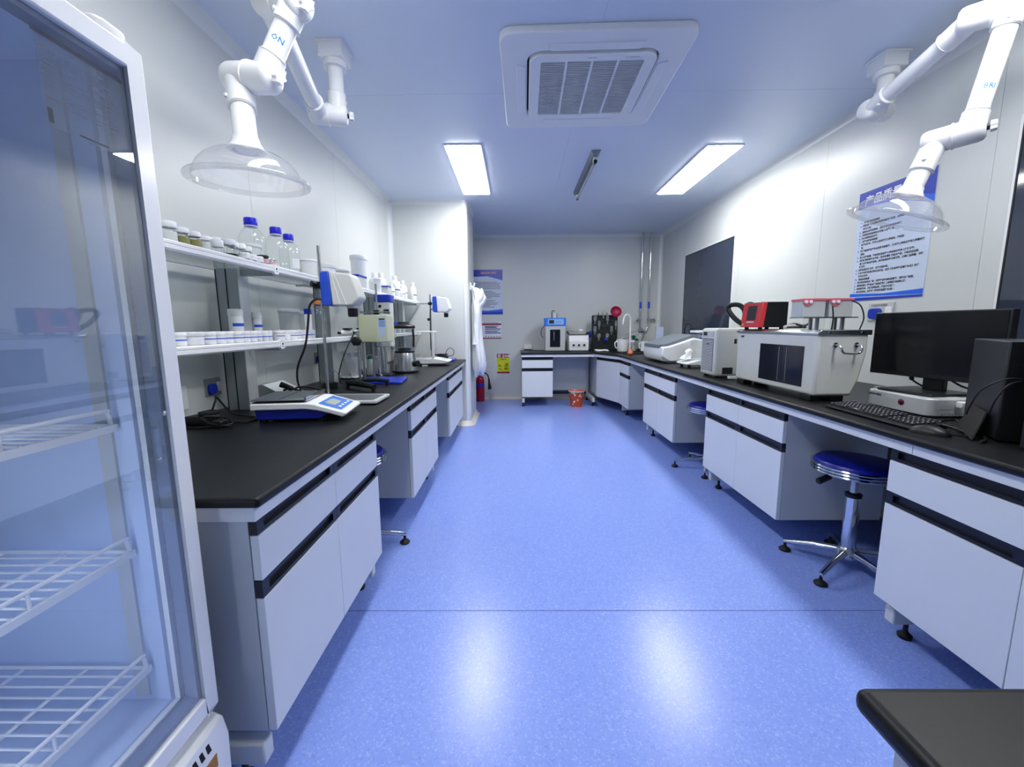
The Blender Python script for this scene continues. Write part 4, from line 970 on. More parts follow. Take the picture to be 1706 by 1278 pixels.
# bagged jar, dish
t = thing('bagged_jar', 'glass jar wrapped in a clear bag on a white dish by the left wall', 'jar', (-1.27, 3.15, ZW))
MB().lathe([(.07, 0), (.085, .012), (.08, .022), (.03, .02)], n=24).build('dish', WHITE, t); rg = []
for z, r_ in ((.02, .062), (.05, .066), (.10, .06), (.14, .05), (.17, .045), (.20, .06), (.215, .05)):
    rg.append([(r_*(1+.12*math.sin(5*a+z*40)+.08*math.sin(9*a))*math.cos(a), r_*(1+.12*math.sin(5*a+z*40))*math.sin(a), z) for a in [2*PI*k/28 for k in range(28)]])
MB().loft(rg).build('bag', glass('clear_bag', (.95, .96, .97), 1.35, .12, .35, (.85, .87, .9)), t); MB().lathe([(.05, .02), (.05, .12), (.04, .13)], n=20).build('jar_body', FROST, t)
# H stand with rod
t = thing('rod_stand', 'black two-legged stand base with a short steel rod and black knob', 'stand', (0, 0, 0))
MB().tube([(-1.09, 2.635, ZW+.035), (-.97, 2.55, ZW+.038), (-.855, 2.46, ZW+.032)], [.016, .018, .015], 10).build('leg', BLACK, t); MB().tube([(-1.035, 2.74, ZW+.035), (-.94, 2.735, ZW+.04), (-.85, 2.715, ZW+.034)], [.013, .014, .012], 10).build('leg', SATINBLK, t)
MB().tube([(-1.07, 2.64, ZW+.035), (-1.04, 2.75, ZW+.035)], .014, 10).build('crossbar', BLACK, t)
for x, y in ((-1.085, 2.63), (-.865, 2.466), (-.86, 2.717), (-1.035, 2.74)): MB().cyl((x, y, ZW), (x, y, ZW+.03), .011, n=12).build('foot', BLACK, t)
MB().cyl((-1.043, 2.735, ZW+.03), (-1.043, 2.735, 1.16), .0085, n=14).build('rod', STEEL, t)
MB().loft([[(-1.045+r_*math.cos(2*PI*j/6), 2.72+dy, 1.108+r_*math.sin(2*PI*j/6)) for j in range(6)] for dy, r_ in ((-.03, .024), (-.025, .032), (.005, .032), (.01, .02))]).build('knob', BLACK, t)
# viscometer
t = thing('viscometer', 'pale green box viscometer with a small screen above a blue base', 'viscometer', (0, 0, 0))
MB().prism([(-1.085, 2.86), (-.955, 2.86), (-.90, 2.90), (-.90, 3.05), (-1.085, 3.05)], 'z', 1.095, 1.283).build('housing', CREAM, t, bevel=.006)
def onface(u0, u1, z0, z1, m, nm, off, par=None):
    a = Vector((-.955, 2.86, 0)); b = Vector((-.90, 2.90, 0)); d = (b-a).normalized(); n = Vector((d.y, -d.x, 0))*off; L = (b-a).length
    P_ = lambda u, z: a+d*(L*u)+n+Vector((0, 0, z))
    return MB().quad(P_(u0, z0), P_(u1, z0), P_(u1, z1), P_(u0, z1)).build(nm, m, par or t)
onface(.12, .88, 1.13, 1.262, mat('panel_pale_blue', 'b9c6d8', rough=.3), 'panel', .001); onface(.2, .8, 1.20, 1.245, mat('panel_mid_blue', '7fa0d0', rough=.3), 'screen', .0016); onface(.2, .8, 1.248, 1.258, INK, 'heading', .0016)
MB().lathe([(.018, 1.06), (.028, 1.065), (.028, 1.096)], (-.985, 2.95, 0), 20).build('spindle_guard', STEEL, t); MB().cyl((-.985, 2.95, .90), (-.985, 2.95, 1.065), .009, n=12).build('spindle', CHROME, t); MB().cyl((-.985, 2.95, .87), (-.985, 2.95, .91), .014, n=14).build('spindle_tip', CHROME, t)
for x, y in ((-1.065, 2.88), (-1.05, 3.03)): MB().cyl((x, y, ZW+.014), (x, y, 1.098), .0075, n=12).build('post', STEEL, t)
MB().prism([(-1.10, 2.80), (-.80, 2.79), (-.785, 2.80), (-.82, 3.09), (-.84, 3.10), (-1.12, 3.10)], 'z', ZW, ZW+.016).build('base', BLUE, t, bevel=.004)
MB().tube(cat([(-1.085, 2.93, 1.16), (-1.10, 2.85, 1.165), (-1.115, 2.8, 1.12), (-1.135, 2.72, 1.02), (-1.16, 2.7, .93), (-1.18, 2.72, .86), (-1.16, 2.75, .818), (-1.10, 2.80, .82)]), .004, 8).build('cable', BLACK, t)
t = thing('curved_tubing', 'pale looped tubing lying behind the black stand on the left bench', 'tubing', (0, 0, 0))
MB().tube(cat([(-1.16, 3.12, .86), (-1.19, 3.16, .94), (-1.13, 3.2, .985), (-1.06, 3.16, .95), (-1.03, 3.10, .86), (-1.0, 3.06, .835)]), .004, 8).build('tube', GREYL, t); MB().tube(cat([(-1.2, 3.05, .818), (-1.15, 3.0, .84), (-1.2, 2.97, .87), (-1.23, 3.05, .83), (-1.18, 3.1, .818)]), .0035, 8).build('tube', GREYL, t)
# tall rod with clamp
t = thing('clamp_stand', 'tall steel rod with a black clamp reaching towards the large stirrer', 'stand', (0, 0, 0))
MB().lathe([(.045, ZW), (.045, ZW+.01), (.015, ZW+.014)], (-1.05, 3.16, 0), 20).build('base', SATINBLK, t); MB().cyl((-1.05, 3.16, ZW+.01), (-1.05, 3.16, 1.52), .008, n=14).build('rod', STEEL, t)
knobclamp(t, (-1.05, 3.15, 1.31), .9); MB().cyl((-1.17, 3.14, 1.31), (-.99, 3.14, 1.31), .007, n=10).build('arm', STEEL, t); MB().tube([(-.99, 3.14, 1.31), (-.94, 3.12, 1.305)], .009, 8).build('claw', DULLST, t)
# homogeniser with blue top
t = thing('homogeniser', 'ivory homogeniser column with a blue top behind the viscometer', 'homogeniser', (0, 0, 0))
MB().prism(rrect(-1.10, -.985, 3.27, 3.38, .02), 'z', 1.045, 1.392).build('housing', IVORY, t, bevel=.004); MB().prism(rrect(-1.107, -.978, 3.263, 3.387, .02), 'z', 1.392, 1.45).build('top', BLUE, t, bevel=.006)
MB().cyl((-1.06, 3.27, 1.36), (-1.06, 3.263, 1.36), .011, n=14).build('knob', BLACK, t); MB().box(-1.035, -.992, 3.2685, 3.2705, 1.308, 1.336).build('display', BLACK, t)
MB().cyl((-1.05, 3.32, .86), (-1.05, 3.32, 1.045), .012, n=12).build('shaft', CHROME, t); MB().cyl((-1.095, 3.365, ZW+.012), (-1.095, 3.365, 1.2), .012, n=14).build('column', STEEL, t); MB().box(-1.115, -1.0, 3.25, 3.39, ZW, ZW+.012).build('base', SATINBLK, t, bevel=.003)
# beakers and wash bottles near the blender
def beaker(label, x, y, r_, h, m=FROST):
    t = thing('beaker', label, 'beaker', (x, y, ZW), 0, 'plastic beakers beside the blender'); MB().shell([(0, .003), (r_*.85, .002), (r_*.88, .006), (r_, h), (r_*1.03, h+.002), (r_*.96, h), (r_*.84, .008), (0, .006)], n=24).build('cup', m, t); return t
beaker('large white plastic beaker behind the viscometer spindle', -1.16, 3.47, .05, .14, WHITE); beaker('small translucent beaker just left of the blender', -1.08, 3.42, .026, .08); 
t = thing('wash_bottle', 'translucent bottle with a green neck beside the blender', 'bottle', (-1.2, 3.37, ZW)); MB().lathe([(.026, 0), (.028, .004), (.028, .11), (.018, .13)], n=18).build('body', FROST, t); MB().lathe([(.014, .13), (.014, .155), (.01, .16)], n=14).build('cap', GREEN, t)
# blender
t = thing('blender', 'brushed steel blender with a clear jug on the left bench', 'blender', (-.953, 3.53, ZW))
MB().lathe([(.11, 0), (.112, .004), (.112, .018), (.104, .022)], n=28).build('foot', BLACK, t)
MB().lathe([(.104, .022), (.098, .08), (.088, .15), (.082, .172)], n=36).build('base', STEEL, t); MB().lathe([(.084, .172), (.086, .176), (.086, .184), (.07, .188)], n=28).build('collar', BLACK, t)
MB().shell([(.0, .19), (.055, .19), (.062, .20), (.072, .24), (.082, .31), (.09, .375)], n=32).build('jug', glass('jug_glass', (.80, .83, .85), 1.6), t, smooth=70); MB().lathe([(.05, .192), (.052, .2), (.058, .215), (.0, .22)], n=20).build('blade_holder', DULLST, t)
MB().lathe([(.093, .375), (.096, .38), (.096, .395), (.085, .405), (.05, .412), (.045, .43), (.0, .432)], n=28).build('lid', BLACK, t)
MB().tube(cat([(-.088, -.02, .385), (-.115, -.03, .36), (-.115, -.03, .28), (-.09, -.02, .20)]), .013, 10).build('handle', DULLST, t); MB().tube([(.083, -.02, .37), (.09, -.03, .30), (.085, -.03, .22)], .009, 8).build('side_strip', BLACK, t)
MB().cyl((.09, -.03, .08), (.125, -.045, .08), .026, n=18).build('dial', BLACK, t)
# analytical balance with draught shield
t = thing('analytical_balance', 'white analytical balance with a clear draught shield near the pillar', 'balance', (-.87, 4.2, ZW))
MB().prism([(-.14, .02), (.14, .02), (.195, .032), (.205, .045), (.195, .052), (.10, .07), (.06, .075), (-.14, .075)], 'y', -.10, .11).build('base', WHITE, t, bevel=.008)
MB().prism([(-.13, .006), (.12, .006), (.15, .02), (-.14, .02)], 'y', -.09, .10).build('underside', SATINBLK, t)
for x, y in ((-.1, -.07), (.1, -.07), (-.1, .08), (.1, .08)): MB().cyl((x, y, 0), (x, y, .008), .014, n=12).build('foot', RUBBER, t)
MB().add([(.105, -.06, .0708), (.175, -.06, .0565), (.175, .06, .0565), (.105, .06, .0708)], [(0, 1, 2, 3)]).build('display', mat('display_pale', 'b8c6d0', rough=.3), t)
sh = MB(); x0, x1, y0, y1, z0, z1 = -.135, .045, -.095, .105, .075, .33
sh.quad((x0, y0, z0), (x1, y0, z0), (x1, y0, z1), (x0, y0, z1)); sh.quad((x1, y0, z0), (x1, y1, z0), (x1, y1, z1), (x1, y0, z1)); sh.quad((x0, y1, z0), (x1, y1, z0), (x1, y1, z1), (x0, y1, z1)); sh.quad((x0, y0, z0), (x0, y1, z0), (x0, y1, z1), (x0, y0, z1))
sh.build('draught_shield', GLASS, t); MB().box(x0-.005, x1+.008, y0-.005, y1+.005, z1, z1+.014).build('shield_top', WHITE, t, bevel=.004)
MB().box(x1-.012, x1+.012, y0-.004, y0+.016, z0, z1).build('shield_post', WHITE, t, bevel=.003); MB().lathe([(.04, .085), (.042, .088), (.04, .091)], (-.045, 0, 0), 24).build('pan', CHROME, t)
MB().box(-.06, -.01, -.135, -.10, .0, .012).build('level_key', GREYL, t)
# second overhead stirrer
t = thing('overhead_stirrer', 'small blue and white overhead stirrer on a thin rod in front of the pillar', 'stirrer', (0, 0, 0))
MB().box(-.98, -.82, 4.36, 4.52, ZW, ZW+.014).build('base_plate', SATINBLK, t, bevel=.003); MB().cyl((-.905, 4.44, ZW+.01), (-.905, 4.44, 1.535), .008, n=14).build('rod', DULLST, t)
knobclamp(t, (-.905, 4.43, 1.44), .85); MB().cyl((-1.07, 4.43, 1.44), (-.85, 4.43, 1.44), .005, n=10).build('arm', STEEL, t); MB().sphere((-.925, 4.43, 1.275), .016).build('clamp_knob', BLACK, t)
stirrer_head(t, -.868, 1.348, 4.36, 4.50, .9, WHITE)
MB().tube(cat([(-.86, 4.42, 1.385), (-.89, 4.42, 1.38), (-.905, 4.42, 1.34), (-.908, 4.42, 1.2), (-.91, 4.42, .95)]), .0045, 8).build('cable', BLACK, t)
# blue pad with coiled cable
tag(MB().prism(rrect(-.92, -.70, 4.62, 4.86, .015), 'z', ZW, ZW+.018).build('blue_tray', BLUE, None, bevel=.003), 'flat blue tray at the pillar end of the left bench', 'tray')
t = thing('coiled_cable', 'coiled black cable lying on the flat blue tray', 'cable', (-.85, 4.74, ZW+.02)); pts = []
for k in range(60):
    a = k*.55; pts.append((-.02+.075*math.cos(a)+.02*math.sin(a*.37), .05*math.sin(a), .015+.03*abs(math.sin(a*.45))+.0004*k))
MB().tube(cat(pts[:44], 2), .0045, 6).build('coil', BLACK, t); MB().tube(cat([(.03, 0, .03), (.06, 0, .10), (.10, 0, .125), (.135, .01, .09), (.12, .02, .04), (.05, .02, .03)]), .004, 6).build('loop', BLACK, t)
MB().box(-.05, .07, -.03, .03, .0, .03).build('plug_block', BLACK, t, bevel=.008)
# ------------------------------------------------------------------ far bench things
t = thing('ultrasonic_processor', 'grey cabinet processor with a blue control head and dark window on the far bench', 'lab machine', (.60, 6.42, ZW))
MB().box(-.152, .152, -.09, .12, .008, .385).build('cabinet', GREYL, t, bevel=.006); MB().box(-.16, .16, -.10, .125, .385, .505).build('control_head', SKYBLUE, t, bevel=.006)
MB().box(-.115, .125, -.1015, -.0995, .405, .488).build('control_panel', mat('panel_light_blue', '8fbcf2', rough=.3), t); MB().box(-.095, -.02, -.103, -.101, .42, .472).build('screen', SATINBLK, t)
for x in (.02, .07): MB().cyl((x, -.1035, .445), (x, -.1008, .445), .012, n=14).build('button', GREYP, t)
MB().box(-.08, .075, -.0925, -.0895, .065, .33).build('window', TINTWIN, t, smooth=0); MB().tube([(-.02, -.094, .30), (-.02, -.094, .25), (-.02, -.094, .16)], [.012, .009, .005], 10).build('probe', CHROME, t)
MB().cyl((-.005, 0, .505), (-.005, 0, .575), .022, n=16).build('converter', WHITE, t); MB().tube(cat([(-.045, 0, .505), (-.045, 0, .59), (-.03, 0, .615), (-.005, 0, .61)]), .006, 8).build('cable', BLACK, t); MB().cyl((.035, 0, .505), (.035, 0, .575), .008, n=10).build('rod', DULLST, t)
MB().tube(cat([(-.16, .02, .39), (-.20, .02, .33), (-.205, .02, .25), (-.17, .03, .2)]), .005, 8).build('side_cable', BLACK, t)
t = thing('shaker_heater', 'white bench instrument with three knobs and a steel tray on top', 'lab machine', (.955, 6.42, ZW))
MB().prism([(-.13, .01), (.12, .01), (.12, .24), (-.10, .24), (-.115, .165), (-.14, .15)], 'x', -.148, .148).build('housing', WHITE, t, bevel=.006)
for x in (-.08, 0, .08): k_ = MB().cyl((x, -.136, .095), (x, -.158, .095), .016, n=16).build('knob', SATINBLK, t)
MB().prism([(-.14, .250), (.14, .250), (.172, .30), (.166, .30), (.136, .256), (-.136, .256), (-.166, .30), (-.172, .30)], 'y', -.11, .12).build('tray', SATINBLK, t); MB().box(-.165, .165, -.11, .12, .296, .304).build('tray_plate', STEEL, t)
t = tag(MB().sphere((1.0, 6.40, ZW+.315), .028, (1.2, 1, .6)).build('cotton_ball', TISSUE), 'white cotton wad lying on the steel tray', 'cotton')
t = thing('drying_rack', 'dark upright peg rack for draining glassware against the far wall', 'drying rack', (1.385, 6.52, ZW))
MB().prism(rrect(-.20, .20, .0, .545, .02), 'y', -.008, .02).build('back_board', mat('dark_translucent_board', '2a2e30', rough=.22), t); MB().box(-.20, .20, -.11, .02, 0, .03).build('drip_tray', BLACK, t, bevel=.006); MB().box(-.19, .19, -.06, -.01, .03, .13).build('lower_shelf', mat('dark_translucent_board', '2a2e30'), t)
rd = random.Random(4)
for i in range(6):
    for j in range(5): MB().tube([(-.16+.064*i, -.008, .17+.085*j), (-.16+.064*i, -.075, .20+.085*j)], [.006, .004], 8).build('peg', SATINBLK, t)
for x in (-.10, -.03, .03): MB().cyl((x, 0, .545), (x, 0, .585), .006, n=8).build('top_peg', BLACK, t)
k = 0
for i, j, r_, h in ((0, 3, .026, .09), (1, 2, .022, .1), (2, 4, .03, .09), (3, 3, .025, .10), (4, 1, .022, .1), (3, 0, .03, .07), (1, 0, .032, .07), (5, 2, .02, .1), (0, 1, .024, .1)):
    x, z = 1.385-.16+.064*i, ZW+.18+.085*j
    RG = glass('rack_glass', (.9, .92, .92), 1.6, .02, .16, (.85, .88, .88)); t2 = thing('drained_flask', ['clear glass flask hanging on the left edge, fourth row of the dark rack', 'clear narrow flask hanging second column of the dark rack', 'clear wide flask hanging on the top row of the dark rack', 'clear flask hanging fourth column, upper half of the dark rack', 'clear narrow flask hanging fifth column, low on the dark rack', 'clear squat beaker hanging on the bottom row, middle of the dark rack', 'clear squat beaker hanging on the bottom row, left of the dark rack', 'clear narrow flask hanging on the right edge of the dark rack', 'clear flask hanging on the left edge, second row of the dark rack'][k], 'flask', (x, 6.46, z), 0, 'glassware hanging on the drying rack')
    MB().shell([(r_*.35, -.02), (r_*.4, .01), (r_, .035), (r_, h), (r_*.8, h+.012), (0, h+.014)], n=16).build('body', RG, t2, smooth=70); MB().shell([(r_*.35, -.025), (r_*.5, -.024), (r_*.5, -.018), (r_*.36, -.017)], n=14).build('lip', RG, t2); k += 1
tag(MB().lathe([(.0, 0), (.05, .004), (.075, .02), (.085, .04), (.08, .042), (.068, .024), (.045, .01), (0, .008)], (1.53, 6.44, ZW+.585), 28, Matrix.Rotation(math.radians(75), 3, 'X')).build('plastic_bowl', CRIMSON), 'crimson plastic bowl hung on the top corner of the dark rack', 'bowl')
tag(MB().sphere((1.155, 6.46, ZW+.25), .03, (.8, .8, 2.0)).build('blue_brush_head', BLUE), 'blue oval brush head hanging at the left side of the dark rack', 'brush'); tag(MB().sphere((1.39, 6.42, ZW+.165), .03, (1, 1, 1)).build('blue_bulb', BLUE), 'round blue rubber bulb at the bottom of the dark rack', 'bulb')
t = thing('folded_cloth', 'folded white cloth lying on the front edge of the far worktop', 'cloth', (1.27, 6.16, ZW))
MB().loft([[(x, .035*math.cos(a)*(1+.2*math.sin(x*60)), .018+.02*math.sin(a)*s+.006*math.sin(x*45)) for a in [2*PI*q/12 for q in range(12)]] for x, s in ((-.10, .4), (-.085, .8), (-.05, 1.1), (0, .7), (.05, .7), (.09, .9), (.105, .4))]).build('cloth', TISSUE, t, smooth=70)
# sink, tap, pipes
t = thing('sink', 'black sink basin let into the corner worktop', 'sink', (1.72, 5.82, ZW))
ring(MB(), rrect(-.27, .27, -.22, .22, .03), rrect(-.23, .23, -.18, .18, .03), .0, .016).build('rim', BLACK, t, bevel=.004); MB().box(-.235, .235, -.185, .185, .001, .003).build('basin_floor', BLACKM, t)
t = thing('tap', 'white swan-neck laboratory tap with green handles at the sink', 'tap', (1.66, 6.06, ZW))
MB().lathe([(.03, 0), (.032, .01), (.02, .02), (.016, .16)], n=18).build('pillar', WHITE, t); MB().tube(cat([(0, 0, .15), (0, 0, .42), (-.01, -.01, .50), (-.05, -.03, .54), (-.10, -.05, .515), (-.118, -.06, .44), (-.12, -.06, .40)]), .012, 12).build('swan_neck', WHITEGLOSS, t)
for s in (-1, 1): MB().cyl((s*.015, 0, .15), (s*.075, -.02, .16), .013, n=12).build('valve', WHITE, t); MB().lathe([(.028, -.012), (.03, 0), (.022, .022)], (s*.09, -.025, .175), 12).build('handle', GREEN, t)
def jug(label, x, y, r_, h):
    t = thing('plastic_jug', label, 'jug', (x, y, ZW+.017), 0, 'white plastic jugs at the sink'); MB().shell([(0, .003), (r_*.8, .002), (r_*.86, .01), (r_, h*.9), (r_*1.06, h), (r_*.98, h), (r_*.82, .014), (0, .01)], n=26).build('body', WHITE, t)
    MB().tube(cat([(-r_*.95, -.02, h*.85), (-r_*1.35, -.03, h*.75), (-r_*1.3, -.03, h*.4), (-r_*.9, -.02, h*.25)]), .008, 8).build('handle', WHITE, t); return t
jug('large white plastic jug standing at the left of the sink', 1.52, 5.92, .085, .17); jug('smaller white plastic jug right of the tap', 1.83, 5.95, .055, .14)
t = thing('detergent_bottle', 'green-topped pump bottle beside the white tap', 'bottle', (1.735, 6.14, ZW)); MB().lathe([(.03, 0), (.032, .005), (.032, .14), (.015, .17)], n=18).build('body', FROST, t); MB().lathe([(.02, .17), (.02, .2), (.03, .21), (.03, .235), (.02, .24)], n=14).build('pump', GREEN, t)
t = thing('rubber_bulb', 'salmon rubber pipette bulb at the front of the sink', 'rubber bulb', (1.49, 5.40, ZW)); MB().lathe([(.012, 0), (.03, .012), (.036, .032), (.03, .052), (.014, .068), (.008, .10)], n=20).build('bulb', SALMON, t)
t = thing('steel_pipes', 'pair of bright steel pipes joined in a U on the far wall', 'pipe', (0, 0, 0)); 
MB().tube([(1.99, 6.70, ZC), (1.99, 6.70, 1.28)]+[(2.055-.065*math.cos(math.radians(a)), 6.70, 1.20-.09*math.sin(math.radians(a))) for a in range(0, 181, 15)]+[(2.12, 6.70, 1.28), (2.12, 6.70, ZC)], .016, 14).build('u_pipe', CHROME, t)
for x in (1.99, 2.12):
    MB().lathe([(.0175, 1.46), (.0175, 1.56)], (x, 6.70, 0), 14).build('blue_band', INKBLUE, t); MB().lathe([(.02, 1.27), (.026, 1.275), (.026, 1.30), (.02, 1.305)], (x, 6.70, 0), 14).build('coupling', CHROME, t)
    MB().cyl((x, 6.70, 2.0), (x, YF, 2.0), .008, n=10).build('wall_clip', STEEL, t)
MB().cyl((1.985, 6.70, 1.285), (1.94, 6.69, 1.285), .012, n=12).build('valve_stub', CHROME, t); MB().lathe([(.026, -.01), (.028, 0), (.026, .01)], (1.935, 6.69, 1.285), 14, Matrix.Rotation(PI/2, 3, 'Y')).build('valve_wheel', CHROME, t)
MB().cyl((2.13, 6.70, 1.285), (2.21, 6.69, 1.285), .012, n=12).build('valve_stub', CHROME, t); MB().lathe([(.026, -.01), (.028, 0), (.026, .01)], (2.215, 6.69, 1.285), 14, Matrix.Rotation(PI/2, 3, 'Y')).build('valve_wheel', CHROME, t)
MB().tube(cat([(2.055, 6.70, 1.11), (2.05, 6.68, 1.04), (2.0, 6.63, .95), (1.95, 6.58, .86), (1.94, 6.56, ZW)]), .013, 12).build('outlet', DULLST, t)
t = thing('water_filter', 'clear bulbous filter vessel with a metal neck under the steel pipes', 'filter', (1.92, 6.42, ZW)); MB().shell([(0, .02), (.06, .03), (.085, .09), (.085, .2), (.06, .26), (.03, .28)], n=26).build('vessel', GLASS, t); MB().lathe([(.035, .27), (.04, .29), (.04, .33), (.02, .345)], n=18).build('neck', CHROME, t); MB().cyl((.02, -.03, .30), (.05, -.085, .275), .02, .026, 14).build('spout', CHROME, t); MB().lathe([(.05, 0), (.055, .01), (.04, .025)], n=18).build('base', SATINBLK, t)
t = thing('hose', 'pale transparent hose drooping along the far wall behind the tap', 'hose', (0, 0, 0)); MB().tube(cat([(1.92, 6.62, 1.1), (1.82, 6.62, 1.08), (1.72, 6.6, 1.04), (1.66, 6.55, .98), (1.62, 6.5, .9)]), .009, 8).build('tube', mat('pale_hose', 'b9bdb6', rough=.25), t)
# rack of bottles and meters behind the shaker (on the right wall end)
t = thing('bottle_carton', 'white upright card with a blue-capped bottle before it, right of the sink', 'carton', (2.13, 6.2, ZW)); MB().box(-.055, .055, -.02, .02, 0, .36).build('card', mat('pale_blue_card', 'c4d2ee', rough=.5), t)
for i, (x, y) in enumerate(((2.06, 6.0), (2.13, 5.82))):
    t = thing('squeeze_bottle', ['white squeeze bottle with blue bulb nearest the sink corner', 'white squeeze bottle with blue bulb beside the white tray box'][i], 'bottle', (x, y, ZW), 0, 'blue-bulb bottles by the corner'); MB().lathe([(.028, 0), (.03, .005), (.03, .11), (.02, .13)], n=18).build('body', WHITE, t); MB().sphere((0, 0, .165), .03, (1, 1, 1.1)).build('bulb', BLUE, t)
t = thing('tray_box', 'white open box with a printed strip behind the grey-lidded instrument', 'box', (2.13, 5.5, ZW)); MB().box(-.08, .1, -.14, .14, 0, .16).build('box', WHITE, t, bevel=.004); MB().box(-.083, -.079, -.09, .09, .10, .13).build('print_strip', INKGREY, t)
t = thing('ph_meter_stand', 'glass cell under a dark electrode cap with a looping black lead', 'meter', (2.12, 5.22, ZW)); MB().lathe([(.045, 0), (.045, .006)], n=18).build('base', BLACK, t); MB().shell([(.035, .006), (.035, .24)], n=18).build('cell', GLASS, t); MB().lathe([(.055, .24), (.058, .246), (.058, .262), (.02, .27)], n=20).build('cap', SATINBLK, t); MB().cyl((.07, -.03, 0), (.07, -.03, .3), .009, n=10).build('post', BLACK, t)
MB().tube(cat([(0, 0, .265), (-.01, 0, .34), (.02, -.01, .40), (.07, -.02, .36), (.075, -.03, .28)]), .005, 8).build('lead', BLACK, t); MB().cyl((-.012, 0, .27), (-.012, 0, .35), .009, n=10).build('electrode', BLACK, t)
t = thing('squeeze_bottle', 'blue bulb bottle standing below the dark window corner', 'bottle', (2.22, 5.05, ZW)); MB().lathe([(.024, 0), (.026, .004), (.026, .14), (.018, .17)], n=16).build('body', WHITE, t); MB().sphere((0, 0, .215), .032, (1, 1, 1.1)).build('bulb', BLUE, t)

# ------------------------------------------------------------------ right bench-top things
t = thing('gel_dryer', 'low white instrument with a sloping grey lid on the right bench', 'lab machine', (1.49, 4.18, ZW))
sec = lambda y, k: [(.0+.06*k, .02), (.46-.04*k, .02), (.46, .06), (.46, .225), (.30, .255), (.06, .175), (-.01, .165), (-.02, .07)]
MB().loft([[(x, 0.0+.0, z) for x, z in sec(0, 1)], [(x-.0, .04, z) for x, z in sec(0, 0)], [(x, .60, z) for x, z in sec(0, 0)], [(x+.02, .66, z) for x, z in sec(0, 1)]]).build('housing', WHITEGLOSS, t, bevel=.012)
lidp = [(-.02, .10), (.04, .03), (.30, .05), (.42, .14), (.42, .60), (.30, .63), (.05, .63), (-.02, .58)]
lz = lambda x: .185+max(0, min(x, .30))*.335
MB().add([(x, y, lz(x)) for x, y in lidp]+[(x, y, lz(x)-.035) for x, y in lidp]+[(.30, .05, lz(.3)), (.30, .63, lz(.3))], [(0, 1, 2, 5, 6, 7), (2, 3, 4, 5), (8, 15, 14, 13, 10, 9), (10, 13, 12, 11)]+[(i, 8+i, 8+(i+1) % 8, (i+1) % 8) for i in range(8)]).build('lid', mat('lid_grey', '6f7780', rough=.4), t)
MB().box(.08, .42, .06, .6, 0, .022).build('plinth', GREYL, t)
t = thing('lab_balance', 'small white balance with folded tissue and clear shield on the right bench', 'balance', (1.66, 3.80, ZW))
MB().prism([(-.14, .03), (.12, .03), (.12, .075), (-.02, .075), (-.14, .045)], 'y', -.11, .12).build('base', WHITE, t, bevel=.006)
MB().add([(-.128, -.07, .0492), (-.03, -.07, .0740), (-.03, .07, .0740), (-.128, .07, .0492)], [(0, 1, 2, 3)]).build('display', mat('display_pale', 'b8c6d0'), t)
for x, y in ((-.1, -.08), (.09, -.08), (-.1, .09), (.09, .09)): MB().cyl((x, y, 0), (x, y, .03), .013, n=12).build('foot', RUBBER, t)
sh = MB(); x0, x1, y0, y1, z0, z1 = -.02, .12, -.10, .11, .075, .315
sh.quad((x0, y0, z0), (x1, y0, z0), (x1, y0, z1), (x0, y0, z1)); sh.quad((x0, y0, z0), (x0, y1, z0), (x0, y1, z1), (x0, y0, z1)); sh.quad((x0, y1, z0), (x1, y1, z0), (x1, y1, z1), (x0, y1, z1)); sh.build('draught_shield', GLASS, t); MB().box(x0-.008, x1+.005, y0-.005, y1+.005, z1, z1+.02).build('shield_top', WHITE, t, bevel=.004)
t = thing('tissue', 'crumpled white tissue resting on the small balance', 'tissue', (1.575, 3.83, ZW+.078)); rg = []
for z, r_ in ((0, .05), (.02, .04), (.045, .022), (.07, .03), (.09, .012)):
    rg.append([(.3*z+r_*(1+.35*math.sin(3*a+z*60))*math.cos(a), r_*(1+.3*math.sin(4*a-z*50))*math.sin(a), z) for a in [2*PI*k/18 for k in range(18)]])
MB().loft(rg).build('sheet', TISSUE, t, smooth=80)
t = thing('chiller', 'upright grey-white chiller with a louvred front beside the white bath', 'chiller', (1.441, 3.007, ZW))
MB().box(.0, .30, 0, .235, .012, .362).build('housing', IVORY, t, bevel=.022, seg=3)
for i in range(21): MB().box(-.004, .002, .03, .205, .048+i*.0112, .055+i*.0112).build('louvre', GREYL, t)
MB().box(-.0015, .001, .028, .207, .045, .285).build('grille_back', BLACKM, t); MB().box(-.005, .001, .028, .207, .30, .342).build('control_panel', GREYL, t, bevel=.002); MB().box(-.0065, -.004, .125, .185, .308, .334).build('display', SATINBLK, t); MB().box(-.0075, -.003, .09, .125, .243, .252).build('badge', SATINBLK, t)
MB().box(.06, .135, -.002, .002, .03, .078).build('socket_recess', BLACK, t); MB().box(.135, .152, -.002, .002, .25, .285).build('side_port', BLACK, t)
for x, y in ((.04, .04), (.26, .04), (.04, .2), (.26, .2)): MB().cyl((x, y, 0), (x, y, .016), .016, n=12).build('foot', RUBBER, t)
t = thing('coil_lead', 'white looped lead lying at the foot of the chiller', 'cable', (1.58, 2.93, ZW)); MB().tube([(.07*math.cos(k*.4), .03*math.sin(k*.4), .006+.0006*k) for k in range(34)], .005, 8).build('lead', WHITE, t)
